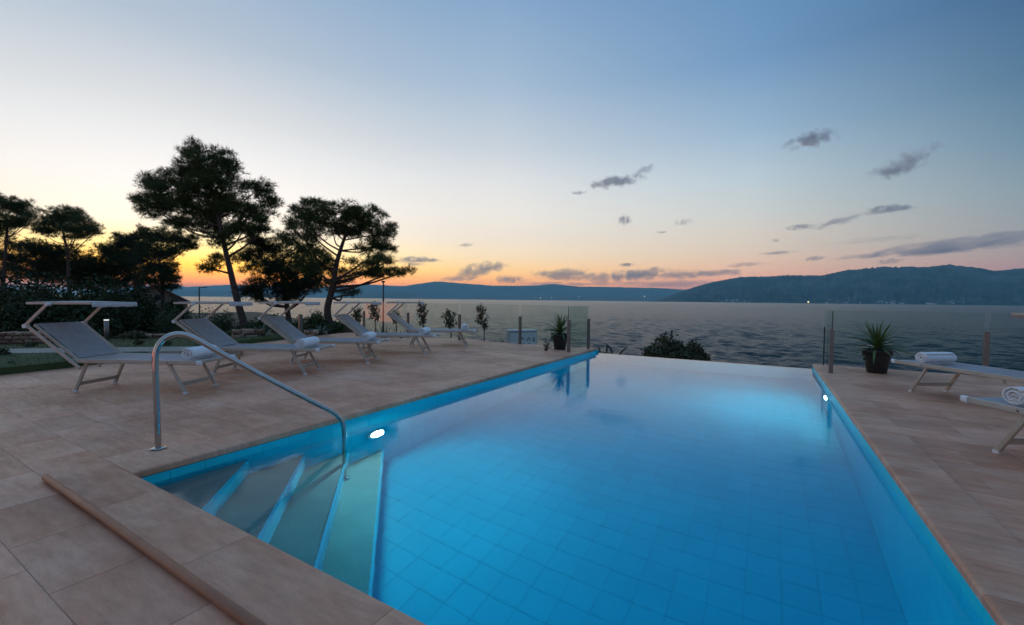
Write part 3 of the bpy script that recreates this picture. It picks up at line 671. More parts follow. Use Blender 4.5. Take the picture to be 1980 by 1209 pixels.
    for i in range(n + 1):
        y = -HW - .002 + 2 * (HW + .002) * i / n; w_ = .0035 * math.sin(i * 1.9)
        vs += [(c1 + .006 + w_, y, zc + .006), (c1 + .010 + w_ * 1.5, y, zc - .052 + .004 * math.sin(i * .9)), (c1 + .0085 + w_, y, zc + .006), (c1 + .0125 + w_ * 1.5, y, zc - .052 + .004 * math.sin(i * .9))]
    fs = []
    for i in range(n): a = 4 * i; fs += [(a, a + 1, a + 5, a + 4), (a + 2, a + 6, a + 7, a + 3), (a + 1, a + 3, a + 7, a + 5)]
    MB().add(vs, fs).build('shade_valance', M['valance'], root, True)
    # legs: two U frames
    for s in (-1, 1):
        v = s * 0.255
        for (t, b2) in (((0.155, v, 0.365), (0.0, v, 0.012)), ((1.205, v, 0.372), (1.41, v, 0.012))):
            leg = MB().bar(t, b2, 0.024, 0.042, (1, 0, 0.3), 0.006).build('leg', M['alu'], root)
            MB().bar(Vector(b2) + Vector((0, 0, .014)), Vector(b2) + Vector((0, 0, -.012)), 0.032, 0.050, (1, 0, 0), 0.006).build('foot_cap', M['cap'], leg)
    for (u, z) in ((0.038, 0.10), (1.352, 0.115)): MB().bar((u, -.242, z), (u, .242, z), 0.020, 0.045, (0, 0, 1), 0.004).build('stretcher', M['alu'], root)
    for (u, z) in ((0.15, 0.352), (1.21, 0.358)): MB().bar((u, -.242, z), (u, .242, z), 0.024, 0.030, (0, 0, 1), 0.004).build('stretcher', M['alu'], root)
    for s in (-1, 1):
        MB().bar((1.597, s * HW, zt), (1.652, s * HW, zt), 0.036, 0.056, (0, 0, 1), 0.012).build('end_cap', M['cap'], root)
        MB().bar((0.34, s * (HW - .02), zt - .025), (0.34, s * (HW - .02), zt - .075), 0.02, 0.028, (1, 0, 0), 0.004).build('prop_peg', M['alu'], root)
        MB().tube([(1.23, s * (HW + .012), zt - .003), (1.23, s * (HW + .017), zt - .003)], 0.007, 8).build('bolt', M['black'], root)
    return root
def make_towel(seed):
    """a rolled towel: a spiral band extruded across"""
    g = np.random.default_rng(seed); T = 4.3; n = 120; ln = 0.46; nv = 18; outer = []; th = 0.0128
    R0 = 0.011; pitch = 0.0152
    mbv = []; prof = []
    for i in range(n + 1):
        a = 2 * math.pi * T * i / n; r = R0 + pitch * a / (2 * math.pi); prof.append((a + 0.5, r))
    ring = [(a, r + th * .48) for a, r in prof] + [(a, r - th * .48) for a, r in prof[::-1]]
    m_ = len(ring); vs = []; fs = []
    rr = R0 + pitch * T + th * .5
    for j in range(nv + 1):
        y = -ln / 2 + ln * j / nv; end = min(j, nv - j)
        for a, r in ring:
            k = 1 - 0.06 * (1 if end == 0 else 0); w_ = 1 + 0.018 * math.sin(7 * y * 6 + a * 2 + seed) + 0.012 * math.sin(a * 3 + seed * 2.1)
            x = r * k * w_ * math.cos(a) * 1.10; z = r * k * w_ * math.sin(a) * 0.93
            vs.append((x, y + 0.012 * math.sin(a * .5 + seed) * (1 if end == 0 else 0) * (1 if j else -1), z))
    for j in range(nv):
        for i in range(m_): fs.append((j * m_ + i, j * m_ + (i + 1) % m_, (j + 1) * m_ + (i + 1) % m_, (j + 1) * m_ + i))
    q = n + 1
    for j, flip in ((0, False), (nv, True)):
        for i in range(n):
            f_ = (j * m_ + i, j * m_ + m_ - 1 - i, j * m_ + m_ - 2 - i, j * m_ + i + 1); fs.append(f_ if not flip else f_[::-1])
    return MB().add(vs, fs).mesh('rolled_towel', M['towel'], True), rr * 0.93
proto = make_lounger()
tw = [make_towel(s) for s in (1, 2, 3)]
A_L = [((-7.49, 2.08), (-6.25, 2.74)), ((-7.49, 3.62), (-6.32, 4.33)), ((-7.64, 4.99), (-6.42, 5.70)), ((-7.70, 6.61), (-6.49, 7.30)), ((-7.82, 8.20), (-6.67, 8.99))]
LL = ['sun lounger nearest the lawn, behind the pool handrail', 'second sun lounger from the lawn, its foot end crossed by the handrail', 'middle one of the five sun loungers on the left deck', 'fourth sun lounger from the lawn, second from the sea', 'last sun lounger of the left row, nearest the glass fence']
TLb = ['rolled white towel on the lounger nearest the lawn', 'rolled white towel on the second lounger from the lawn', 'rolled white towel on the middle lounger of the left row', 'rolled white towel on the fourth lounger from the lawn', 'rolled white towel on the lounger nearest the glass fence']
spots = [((a[0], a[1]), math.atan2(b2[1] - a[1], b2[0] - a[0])) for a, b2 in A_L]
RA = rad(128)            # right hand loungers: foot end towards the pool's far corner
def rpos(front_mid, ang): return ((front_mid[0] - 1.405 * math.cos(ang), front_mid[1] - 1.405 * math.sin(ang)), ang)
spots.append(rpos((1.93, 7.98), rad(124))); LL.append('right hand sun lounger beside the potted yucca'); TLb.append('rolled white towel on the lounger beside the right hand yucca')
spots.append(rpos((1.85, 5.12), rad(121))); LL.append('sun lounger cut off by the right edge of the photo, nearest the camera'); TLb.append('large looking rolled white towel at the right edge of the photo')
for i, ((x, y), a) in enumerate(spots):
    o = proto if i == 0 else copy_tree(proto)
    o.location = (x, y, 0); o.rotation_euler = (0, 0, a); tag(o, LL[i], 'sun lounger', 'aluminium sun loungers with shades around the pool')
    me, rr = tw[i % 3]; u = [1.40, 1.36, 1.36, 1.34, 1.36, 1.30, 1.30][i]; vv = [0.0, -.06, -.05, 0, 0, .03, .02][i]
    t = link('rolled_towel', me); t.location = (x + u * math.cos(a) - vv * math.sin(a), y + u * math.sin(a) + vv * math.cos(a), 0.392 + .023 + rr - .006)
    t.rotation_euler = (0, 0, a + rad([4, -3, 2, -4, 3, 5, -3][i])); tag(t, TLb[i], 'towel', 'rolled towels on the loungers')

# ================================================================ glass fences
def fence(name, label, pts, panels, thin=(), edges=()):
    root = empty(name, (pts[0][0], pts[0][1], 0), 0, label, 'fence'); o0 = Vector((pts[0][0], pts[0][1], 0))
    for i, (x, y) in enumerate(pts):
        p = Vector((x, y, 0)) - o0
        if i in thin:
            MB().box((p.x - .011, p.y - .011, .004), (p.x + .011, p.y + .011, .745), .003).build('rod', M['edge'], root); continue
        po = MB().box((-.03, -.03, .004), (.03, .03, .755), .004).build('post', M['post'], root); po.location = p
        b2 = MB().box((-.048, -.048, .0062), (.048, .048, .016), .003).build('base_plate', M['post'], po)
        c2 = MB().tube([(-.034, 0, .30), (.034, 0, .30)], .011, 10).build('glass_clamp', M['steel'], po)
    for (i, j) in panels:
        p = Vector((*pts[i], 0)) - o0; q = Vector((*pts[j], 0)) - o0; d = (q - p).normalized()
        side = Vector((-d.y, d.x, 0)) * 0.0
        g_ = MB().bar(p + d * .036 + Vector((0, 0, .57)) + side, q - d * .036 + Vector((0, 0, .57)) + side, 0.012, 0.99, (0, 0, 1), .002).build('glass_panel', M['glass'], root)
    for (i, z0, z1) in edges:
        p = Vector((*pts[i], 0)) - o0; MB().box((p.x - .007, p.y - .0365, z0), (p.x + .007, p.y - .0305, z1)).build('glass_edge', M['edge'], root)
    return root
M['edge'] = mat('glass_edge_green', (0.02, 0.045, 0.042), (0.015, 0.035, 0.035), 5, .3)
LY = 10.19
fence('glass_fence', 'clear glass fence on steel posts along the left deck, facing the sea', [(-3.905, 9.195), (-3.80, LY), (-5.75, LY), (-7.80, LY), (-9.85, LY), (-11.9, LY)], [(0, 1), (1, 2), (2, 3), (3, 4), (4, 5)], (), ((0, .757, 1.062),))
fence('glass_fence', 'clear glass fence on steel posts behind the right deck', [(0.959, 9.125), (0.955, LY), (3.15, LY), (5.2, LY)], [(0, 1), (1, 2), (2, 3)], (1,), ((0, .757, 1.062),))

# ================================================================ potted yuccas
def leaf_mesh(L, W, droop):
    n = 7; vs = []; fs = []
    for i in range(n + 1):
        t = i / n; w_ = W * (0.55 + 1.2 * t * (1 - t) * 1.4) * (1 - t ** 3) + .0008; z = -droop * t * t * L; x = L * t * (1 - 0.25 * droop * t)
        vs += [(x, -w_, z + w_ * .45), (x, 0, z), (x, w_, z + w_ * .45)]
    for i in range(n):
        a = 3 * i; fs += [(a, a + 1, a + 4, a + 3), (a + 1, a + 2, a + 5, a + 4)]
    return MB().add(vs, fs).mesh('leaf', M['leaf_y'], True)
LEAF = [leaf_mesh(.46, .017, .10), leaf_mesh(.42, .016, .35), leaf_mesh(.47, .016, .45)]
def yucca(loc, label, rp, hp, seed, n, sc):
    g = random.Random(seed); root = empty('potted_yucca', loc, 0, label, 'potted plant', 'potted yuccas at the end of the pool')
    pot = MB().lathe([(rp * .68, 0.004), (rp * .70, .01), (rp * .92, hp - .09), (rp * .93, hp - .085), (rp * 1.04, hp - .082), (rp * 1.07, hp - .01), (rp * 1.05, hp), (rp * .98, hp), (rp * .95, hp - .03), (rp * .93, hp - .05), (0.001, hp - .05)], seg=36).build('pot', M['black'], root, True)
    MB().lathe([(rp * .93, hp - .049), (rp * .6, hp - .035), (.02, hp - .025)], seg=20).build('soil', M['soil'], pot, True)
    MB().tube([(0, 0, hp - .06), (.005, 0, hp + .02), (0, .004, hp + .09)], [.035, .03, .022], 10).build('stem', M['bark_g'], root, True)
    for k in range(n):
        f = (k + .5) / n; el = rad(82 - 70 * f ** .85 + g.uniform(-9, 9)); az_ = k * 2.399963 + g.uniform(-.2, .2)
        l = link('leaf', LEAF[0 if f < .35 else (1 if f < .75 else 2)], root); s_ = sc * g.uniform(.85, 1.1) * (.80 + .25 * f)
        l.location = (.012 * math.cos(az_), .012 * math.sin(az_), hp + .09 - .10 * f); l.rotation_euler = (g.uniform(-.3, .3), -el, az_); l.scale = (s_, s_, s_)
    # a small creeper hanging over the rim
    ml = MB()
    for k in range(26):
        a0 = g.uniform(-.5, .9) + 3.6; t = g.random(); p = Vector((math.cos(a0) * rp * (1.0 + .16 * t), math.sin(a0) * rp * (1.0 + .16 * t), hp + .02 - .22 * t))
        leafcard(ml, p, .035, g)
    ml.build('creeper', M['shrub'], root)
def leafcard(mb, p, s, g):
    n_ = Vector((g.gauss(0, 1), g.gauss(0, 1), g.gauss(0, 1))).normalized(); x = n_.orthogonal().normalized(); y = n_.cross(x)
    a = g.uniform(0, 6.28); x, y = x * math.cos(a) + y * math.sin(a), y * math.cos(a) - x * math.sin(a)
    mb.add([p - x * s, p - y * s * .42 + x * s * .1, p + x * s, p + y * s * .42 + x * s * .1], [(0, 1, 2, 3)])
yucca((-4.36, 9.72, 0), 'yucca in a black pot by the left glass fence corner', .20, .38, 4, 54, 1.25)
yucca((1.665, 9.70, 0), 'spiky yucca in a black pot on the right deck', .20, .40, 9, 64, 1.25)

# ================================================================ pines, shrubs, plants
def needles(centers, axes, K, ln, wd, g):
    n = len(centers); c = np.repeat(centers, K, 0); a = np.repeat(axes, K, 0)
    d = a + g.normal(0, 0.75, (n * K, 3)); d /= np.linalg.norm(d, axis=1)[:, None] + 1e-9
    L = ln * g.uniform(.6, 1.2, (n * K, 1)); s = np.cross(d, g.normal(0, 1, (n * K, 3))); s /= np.linalg.norm(s, axis=1)[:, None] + 1e-9
    v = np.stack([c - s * wd, c + s * wd, c + d * L + s * wd * .35, c + d * L - s * wd * .35], 1).reshape(-1, 3)
    return v, np.arange(n * K * 4).reshape(-1, 4)
def pine(name, label, depth, trunk, pads, tuft=.24, dens=1.0, K=8, group='pine trees on the left', mat_='needle', seed=0, r0=.16, thick=.8, cat='tree', fork=None):
    """trunk: photo pixels of the stem from foot to top; pads: (px, py, half width, half height[, density]) foliage layers"""
    g = np.random.default_rng(seed + 100); pxm = depth / FPX
    tp = [P(x, y, depth) for x, y in trunk]; base = tp[0].copy(); base.z = gz(base.x, base.y) - .15; tp[0].z = max(tp[0].z, base.z + .3)
    root = empty(name, base, 0, label, cat, group); pts = [base] + tp
    sp = smooth_path(pts, 5); nsp = len(sp); rr = [r0 * (1.25 if i < 2 else 1) * (1 - .72 * i / nsp) for i in range(nsp)]
    mb = MB().tube([p - base for p in sp], rr, 9)
    C = []; AX = []
    right = Vector(CM[0]); fwd = Vector((CM[2][0], CM[2][1], 0)).normalized()
    pads = list(pads); PC = {}
    for pd in list(pads):
        if pd[2] > 15:
            for _ in range(3):
                th = g.uniform(0, 6.28); pads.append((pd[0] + math.cos(th) * pd[2] * .95, pd[1] + math.sin(th) * pd[3] * .95 - 2, pd[2] * .34, pd[3] * .42, .75, pd))
    for pd in pads:
        px, py, hw, hh = pd[:4]; dn = pd[4] if len(pd) > 4 else 1.0
        dz = g.normal(0, .45) * hw * pxm * 1.2
        if len(pd) > 5: dz = PC[pd[5]][1] + g.normal(0, .2) * hw * pxm
        c = P(px, py, depth + dz); PC[pd] = (c, dz); rx = hw * pxm; rz = hh * pxm; ry = rx * thick * g.uniform(.7, 1.1)
        # limb from the trunk to the pad
        k = min(range(nsp), key=lambda i: (sp[i] - (c + Vector((0, 0, -.55 * abs(c.x - sp[i].x) - rz)))).length + (0 if i > nsp * .3 else 3)); s0 = sp[k]
        mid = s0.lerp(c, .5) + Vector((g.normal(0, .12), g.normal(0, .12), -.10 * (c - s0).length + g.normal(0, .08)))
        lp = smooth_path([s0, mid, c + Vector((0, 0, -rz * .35))], 4); r_ = max(.018, min(rr[k] * .55, .05 + .012 * (c - s0).length))
        if len(pd) > 5: lp = smooth_path([PC[pd[5]][0], PC[pd[5]][0].lerp(c, .5) + Vector((0, 0, -.05)), c], 3); r_ = .016
        mb.tube([p - base for p in lp], [r_ * (1 - .7 * i / len(lp)) for i in range(len(lp))], 6, False)
        ncl = max(4, int(dn * dens * 9.5 * (rx * rz) / (1.4 * tuft) ** 2))
        for _ in range(min(ncl, 110)):
            u = g.normal(0, 1, 3); u /= np.linalg.norm(u); rad_ = g.random() ** .42
            u = u * rad_; cc = np.array(c) + np.array(right) * u[0] * rx + np.array(fwd) * u[1] * ry + np.array([0, 0, u[2] * rz])
            nt_ = int(g.integers(9, 17)); cr_ = tuft * g.uniform(.75, 1.35)
            off = g.normal(0, 1, (nt_, 3)); off /= np.linalg.norm(off, axis=1)[:, None]; off *= (g.random((nt_, 1)) ** .5) * cr_; off[:, 2] *= .62
            C.append(cc + off); ax = off * 1.3 + np.array([0, 0, cr_ * .55]) + np.array([u[0] * .15, 0, 0]); AX.append(ax / (np.linalg.norm(ax, axis=1)[:, None] + 1e-6))
            if _ % 5 == 0:
                mb.tube([c - base + Vector((0, 0, -rz * .3)), Vector(cc) - base], [.014, .006], 4, False)
    mb.build('trunk', M['bark'], root, True)
    v, f = needles(np.concatenate(C) - np.array(base), np.concatenate(AX), K, tuft * .80, tuft * .030, g)
    link('crown', np_mesh('crown', v, f, M[mat_]), root)
    return root
pine('pine_tree', 'tall leaning pine with a broad layered crown, behind the second lounger', 20.0,
     [(474, 632), (460, 585), (447, 530), (434, 475), (420, 410), (400, 345)],
     [(372, 292, 17, 15, .8), (390, 305, 34, 18), (418, 318, 34, 22), (445, 335, 22, 16), (352, 336, 34, 22), (395, 345, 50, 26), (435, 362, 40, 24), (298, 348, 24, 17), (312, 372, 40, 18), (282, 388, 20, 10, .7),
      (300, 402, 38, 18), (350, 390, 48, 26), (402, 398, 52, 30), (452, 402, 42, 26), (497, 362, 25, 17), (512, 388, 26, 16), (484, 412, 34, 20), (376, 432, 44, 20), (430, 440, 44, 22), (336, 424, 30, 14), (470, 442, 26, 14),
      (420, 468, 26, 10, .6), (512, 436, 22, 12, .6), (524, 410, 14, 9, .7), (440, 500, 22, 10, .25), (410, 518, 16, 6, .25)], tuft=.25, seed=1, r0=.19)
pine('pine_tree', 'spreading pine with a forked crown beside the thin lamp post', 17.0,
     [(641, 636), (633, 600), (643, 556), (650, 514), (658, 485), (668, 455)],
     [(584, 412, 20, 16), (612, 408, 30, 18), (648, 410, 34, 18), (684, 412, 32, 18), (716, 428, 28, 20), (740, 448, 20, 18), (596, 440, 38, 20), (644, 440, 46, 22), (696, 446, 42, 20), (738, 474, 22, 13), (572, 462, 26, 16), (716, 478, 32, 10),
      (600, 476, 36, 16), (562, 436, 9, 8, .7), (744, 505, 18, 8), (700, 506, 44, 8, .7), (690, 528, 56, 10), (742, 530, 34, 8), (774, 526, 18, 6), (606, 508, 36, 20), (666, 545, 34, 6, .6), (632, 558, 13, 7, .7), (662, 566, 13, 5, .6), (686, 567, 7, 5, .6)], tuft=.20, seed=2, r0=.17)
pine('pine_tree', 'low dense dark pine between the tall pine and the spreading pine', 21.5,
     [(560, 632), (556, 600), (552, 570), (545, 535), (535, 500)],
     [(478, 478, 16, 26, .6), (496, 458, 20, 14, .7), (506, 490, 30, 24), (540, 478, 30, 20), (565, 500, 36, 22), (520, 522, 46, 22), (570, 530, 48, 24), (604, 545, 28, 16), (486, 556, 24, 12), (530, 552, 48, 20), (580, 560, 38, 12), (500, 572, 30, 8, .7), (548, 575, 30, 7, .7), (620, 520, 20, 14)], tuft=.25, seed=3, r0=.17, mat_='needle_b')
pine('pine_tree', 'umbrella pine with two bare stems, second tree from the left edge', 38.0,
     [(134, 560), (132, 520), (131, 490), (124, 460), (120, 440)],
     [(100, 422, 26, 14), (130, 416, 26, 11), (150, 424, 26, 13), (110, 440, 38, 14), (155, 440, 34, 13), (184, 445, 20, 9), (88, 452, 16, 10, .8), (140, 455, 30, 8, .6)], tuft=.36, seed=4, r0=.17)
pine('pine_tree', 'pine cut off by the left edge of the photo', 36.0,
     [(4, 570), (8, 520), (12, 470), (14, 430)],
     [(6, 392, 20, 13), (-25, 400, 26, 18), (28, 404, 26, 14), (55, 408, 22, 11), (66, 420, 15, 9), (20, 424, 34, 14), (-20, 432, 26, 14), (40, 436, 26, 8, .6), (10, 450, 22, 8, .5)], tuft=.36, seed=5, r0=.2)
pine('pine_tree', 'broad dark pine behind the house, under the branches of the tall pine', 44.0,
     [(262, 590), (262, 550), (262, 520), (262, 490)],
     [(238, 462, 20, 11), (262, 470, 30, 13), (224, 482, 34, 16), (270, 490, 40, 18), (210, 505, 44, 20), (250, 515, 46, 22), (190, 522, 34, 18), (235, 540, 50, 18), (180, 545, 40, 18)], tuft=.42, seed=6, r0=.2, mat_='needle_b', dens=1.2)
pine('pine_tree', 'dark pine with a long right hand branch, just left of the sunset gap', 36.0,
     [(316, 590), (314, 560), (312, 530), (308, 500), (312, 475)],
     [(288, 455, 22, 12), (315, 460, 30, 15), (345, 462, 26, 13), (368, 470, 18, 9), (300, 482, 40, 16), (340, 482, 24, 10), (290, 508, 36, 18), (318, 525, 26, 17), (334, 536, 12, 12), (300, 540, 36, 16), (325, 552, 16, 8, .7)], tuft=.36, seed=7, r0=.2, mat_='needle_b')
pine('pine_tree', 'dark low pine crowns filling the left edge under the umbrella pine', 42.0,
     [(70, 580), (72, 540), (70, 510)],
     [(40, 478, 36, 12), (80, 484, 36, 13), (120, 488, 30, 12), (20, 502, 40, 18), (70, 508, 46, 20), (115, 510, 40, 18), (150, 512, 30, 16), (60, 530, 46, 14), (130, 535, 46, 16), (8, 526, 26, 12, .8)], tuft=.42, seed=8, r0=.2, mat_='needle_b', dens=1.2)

def shrub(name, label, px, py_top, half_w, depth, m='shrub', leaf=.07, n=900, cat='shrub', group=None, base_z=None, seed=0, stem=True, hscale=1.0, lobes=6, hmin=.25, root_z=-.05):
    """bush seen with its top at py_top, standing on the ground at that distance"""
    g = random.Random(seed); c = P(px, py_top, depth); bz = gz(c.x, c.y) if base_z is None else base_z
    top = c.z; w_ = half_w * depth / FPX; h_ = max(top - bz, hmin) * hscale; base = Vector((c.x, c.y, bz))
    root = empty(name, base, 0, label, cat, group); ml = MB(); ms = MB()
    L = []
    for k in range(lobes):
        a = g.uniform(0, 6.28); q = g.random() ** .5; hh = h_ * (1 - .45 * q * q) * g.uniform(.75, 1.0) if k else h_
        L.append((Vector((math.cos(a) * w_ * .66 * q, math.sin(a) * w_ * .5 * q, hh * .58)), w_ * g.uniform(.38, .6), hh * .44))
    if lobes: L[0] = (Vector((0, 0, h_ * .56)), w_ * .55, h_ * .46)
    for k in range(n):
        c0, rx, rz = L[g.randrange(lobes)]; u = Vector((g.gauss(0, 1), g.gauss(0, 1), g.gauss(0, 1))).normalized() * (g.random() ** .38) * (g.uniform(1.05, 1.4) if g.random() < .22 else 1)
        p = c0 + Vector((u.x * rx, u.y * rx * .9, u.z * rz))
        if p.z < .02: p.z = g.uniform(.02, .12)
        leafcard(ml, p, leaf * g.uniform(.6, 1.25), g)
    for c0, rx, rz in L: ms.tube([(0, 0, root_z), c0 * .5 + Vector((g.gauss(0, .03), g.gauss(0, .03), 0)), c0], [.018, .013, .006], 5, False)
    ml.build('foliage', M[m], root); ms.build('stem', M['bark_g'], root, True)
    return root
# dark shrubbery under the pines on the left
hedge = [(20, 548, 44, 22), (80, 540, 46, 24), (140, 552, 44, 22), (190, 560, 40, 20), (225, 545, 36, 25), (40, 575, 50, 18), (120, 585, 50, 17.5), (175, 588, 40, 17), (232, 590, 26, 19), (30, 520, 60, 30), (110, 528, 60, 31), (190, 530, 60, 32), (265, 548, 46, 33), (335, 580, 26, 30)]
HL = ['dark shrub at the far left edge above the dry stone wall', 'tall dark shrub under the umbrella pine', 'dark shrub above the shade of the nearest lounger', 'dark rounded shrub left of the house', 'tall dark shrub against the house wall',
      'low dark shrub behind the dry stone wall', 'dark leafy shrub behind the nearest lounger', 'dark shrub beside the bollard light', 'dark shrub right of the bollard light',
      'tall dark thicket behind the left edge shrubs', 'tall dark thicket under the umbrella pine stems', 'tall dark thicket left of the house roof', 'tall dark thicket over the house roof', 'dark thicket at the right corner of the house']
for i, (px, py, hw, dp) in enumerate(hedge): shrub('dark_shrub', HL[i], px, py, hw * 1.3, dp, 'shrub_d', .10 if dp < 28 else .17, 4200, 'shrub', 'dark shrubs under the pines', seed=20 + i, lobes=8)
mid = [(322, 580, 24, 26, 'small leafy shrub in front of the house', 'shrub', 900), (262, 640, 22, 14.5, 'pale olive shrub at the lawn edge left of the handrail arch', 'shrub_o', 700), (368, 600, 26, 24, 'leafy hedge shrub right of the house', 'shrub', 800), (404, 594, 26, 23, 'leafy hedge shrub behind the shade of the second lounger', 'shrub', 800),
       (440, 602, 24, 22, 'leafy hedge shrub at the foot of the tall pine', 'shrub', 800), (500, 612, 22, 19.5, 'low leafy shrub right of the leaning pine trunk', 'shrub', 700), (532, 604, 16, 19, 'leafy shrub left of the low pine trunk', 'shrub', 500), (586, 612, 24, 16.5, 'shrub between the low pine and the spreading pine', 'shrub', 800), (612, 600, 24, 16, 'tall shrub left of the spreading pine trunk', 'shrub', 900),
       (664, 612, 22, 16, 'shrub right of the spreading pine trunk', 'shrub', 700), (684, 622, 18, 15.6, 'low shrub with pale blossom right of the spreading pine', 'shrub_o', 400), (60, 676, 15, 9.6, 'small round shrub by the pale path', 'shrub_o', 300), (268, 676, 13, 9.6, 'tiny shrub by the path, left of the handrail', 'shrub_o', 250), (322, 676, 13, 9.6, 'tiny shrub by the path, inside the handrail arch', 'shrub_o', 250),
       (8, 690, 14, 7.8, 'yellowish plant at the left edge by the deck', 'shrub_o', 260), (440, 640, 18, 16, 'low grey green shrub behind the second lounger backrest', 'shrub_o', 350), (546, 618, 26, 20, 'dark hedge shrub at the foot of the low dark pine', 'shrub', 800), (470, 616, 30, 23, 'dark hedge shrub behind the leaning pine trunk', 'shrub', 900), (640, 620, 26, 17.4, 'dark hedge shrub right behind the spreading pine trunk', 'shrub', 800),
       (478, 640, 14, 15, 'small shrub between the first and the third lounger shade', 'shrub', 300)]
for i, (px, py, hw, dp, lb, m_, n_) in enumerate(mid): shrub('garden_shrub', lb, px, py, hw * (1.35 if dp > 12 else 1), dp, m_, .055 if dp > 12 else .028, n_ * (2 if dp > 12 else 1), 'shrub', 'garden shrubs behind the loungers', seed=50 + i, lobes=5, hmin=.12)
# young trees beyond the fence, on thin stems
def sapling(px, ytop, ystem, half_w, depth, label, m, seed, lean=0.0):
    g = random.Random(seed); t = P(px, ytop, depth); s = P(px + lean, ystem, depth); b0 = P(px + lean, 668, depth); b0.z = gz(b0.x, b0.y) - .05
    root = empty('young_tree', b0, 0, label, 'tree', 'young trees beyond the fence'); ms = MB(); ml = MB(); w_ = half_w * depth / FPX
    ms.tube([Vector((0, 0, 0)), (s - b0) * .6 + Vector((.01, 0, 0)), s - b0, (s - b0).lerp(t - b0, .6)], [.022, .017, .013, .006], 6)
    for k in range(9):
        q = (k + .5) / 9; c = (s - b0).lerp(t - b0, q); a = k * 2.4 + seed; rr_ = w_ * (.9 - .55 * abs(q - .35)) * g.uniform(.7, 1.1)
        e_ = c + Vector(CM[0]) * math.cos(a) * rr_ + Vector((CM[2][0], CM[2][1], 0)) * math.sin(a) * rr_ * .7 + Vector((0, 0, .10))
        ms.tube([(s - b0).lerp(t - b0, max(0, q - .25)), e_], [.007, .003], 4, False)
        for _ in range(42):
            p = c.lerp(e_, g.uniform(.15, 1.1)) + Vector((g.gauss(0, .035), g.gauss(0, .035), g.gauss(0, .045))); leafcard(ml, p, .045 * g.uniform(.6, 1.3), g)
    ms.build('trunk', M['bark_g'], root, True); ml.build('crown', M[m], root)
sapling(722, 590, 622, 13, 13.6, 'wind blown young tree left of the lamp post', 'shrub_o', 1, 4); sapling(764, 610, 626, 9, 13.4, 'smallest young tree, right of the lamp post', 'shrub_o', 2, 2)
sapling(816, 590, 632, 12, 13.2, 'slim reddish young tree behind the last left lounger', 'shrub_r', 3, 2); sapling(868, 606, 636, 16, 12.8, 'bushy green young tree beside a fence post', 'shrub_o', 4, 4)
sapling(928, 598, 638, 14, 12.6, 'reddish young tree nearest the white cabinet', 'shrub_r', 5, 8); sapling(690, 604, 624, 10, 13.8, 'young tree behind the shade arms of the fourth lounger', 'shrub_o', 6, 0)
# big bush below the infinity edge
shrub('tamarisk_bush', 'large dark bush rising beyond the infinity edge of the pool', 1288, 645, 42, 13.5, 'shrub_o', .06, 7000, 'bush', None, base_z=-0.75, seed=90, lobes=9, root_z=-2.2)
shrub('tamarisk_bush', 'lower right part bush beside the large bush beyond the pool', 1342, 660, 30, 13.3, 'shrub_o', .06, 4000, 'bush', None, base_z=-0.75, seed=91, lobes=6, root_z=-2.2)
# bare branches left of it
for i, (pp, lb) in enumerate([([(1172, 690), (1174, 668), (1178, 674)], 'short bare twig beside the left end of the pool edge'), ([(1162, 692), (1158, 672)], 'thin bare twig at the left end of the infinity edge'), ([(1188, 694), (1180, 672), (1170, 664)], 'curved bare branch beyond the infinity edge'), ([(1192, 694), (1204, 678), (1213, 671)], 'bare branch leaning towards the dark bush')]):
    w_ = [P(x, y, 12.6) for x, y in pp]; b0 = w_[0].copy(); b0.z = gz(b0.x, b0.y) - .05
    o = MB().tube([Vector((0, 0, 0))] + [p - b0 for p in w_], [.03, .028] + [.022, .014][:len(w_) - 1], 6).build('bare_branch', M['dead'], None, True); o.location = b0; tag(o, lb, 'branch', 'bare branches below the pool edge')
# spiky clumps and agaves
def rosette(name, label, px, py, depth, n, L, W, m, seed, up=60, base_z=None):
    g = random.Random(seed); c = P(px, py, depth); c.z = (gz(c.x, c.y) if base_z is None else base_z) - .01
    root = empty(name, c, 0, label, 'plant', 'spiky plants in the bed'); me = []
    for s_ in range(2):
        q = leaf_mesh(L, W, .15 + .25 * s_); q.materials.clear(); q.materials.append(M[m]); me.append(q)
    for k in range(n):
        o = link('leaf', me[k % 2], root); o.rotation_euler = (0, -rad(up + 25 * (1 - 2 * k / n) + g.uniform(-10, 10)), k * 2.4); o.location = (g.gauss(0, .03), g.gauss(0, .03), 0); s_ = g.uniform(.7, 1.1); o.scale = (s_,) * 3
rosette('agave', 'grey green agave between the second and third lounger', 510, 655, 14.5, 16, .62, .05, 'agave', 1); rosette('agave', 'grey green agave in front of the spreading pine', 620, 648, 14, 14, .50, .045, 'agave', 2)
rosette('spiky_grass_clump', 'dark spiky clump at the foot of the thin lamp post', 742, 640, 13.4, 40, .78, .018, 'shrub', 3, 62, -.28); rosette('spiky_grass_clump', 'spiky clump right of the lamp post, behind the fence', 776, 640, 13.3, 30, .62, .018, 'shrub', 4, 62, -.25)

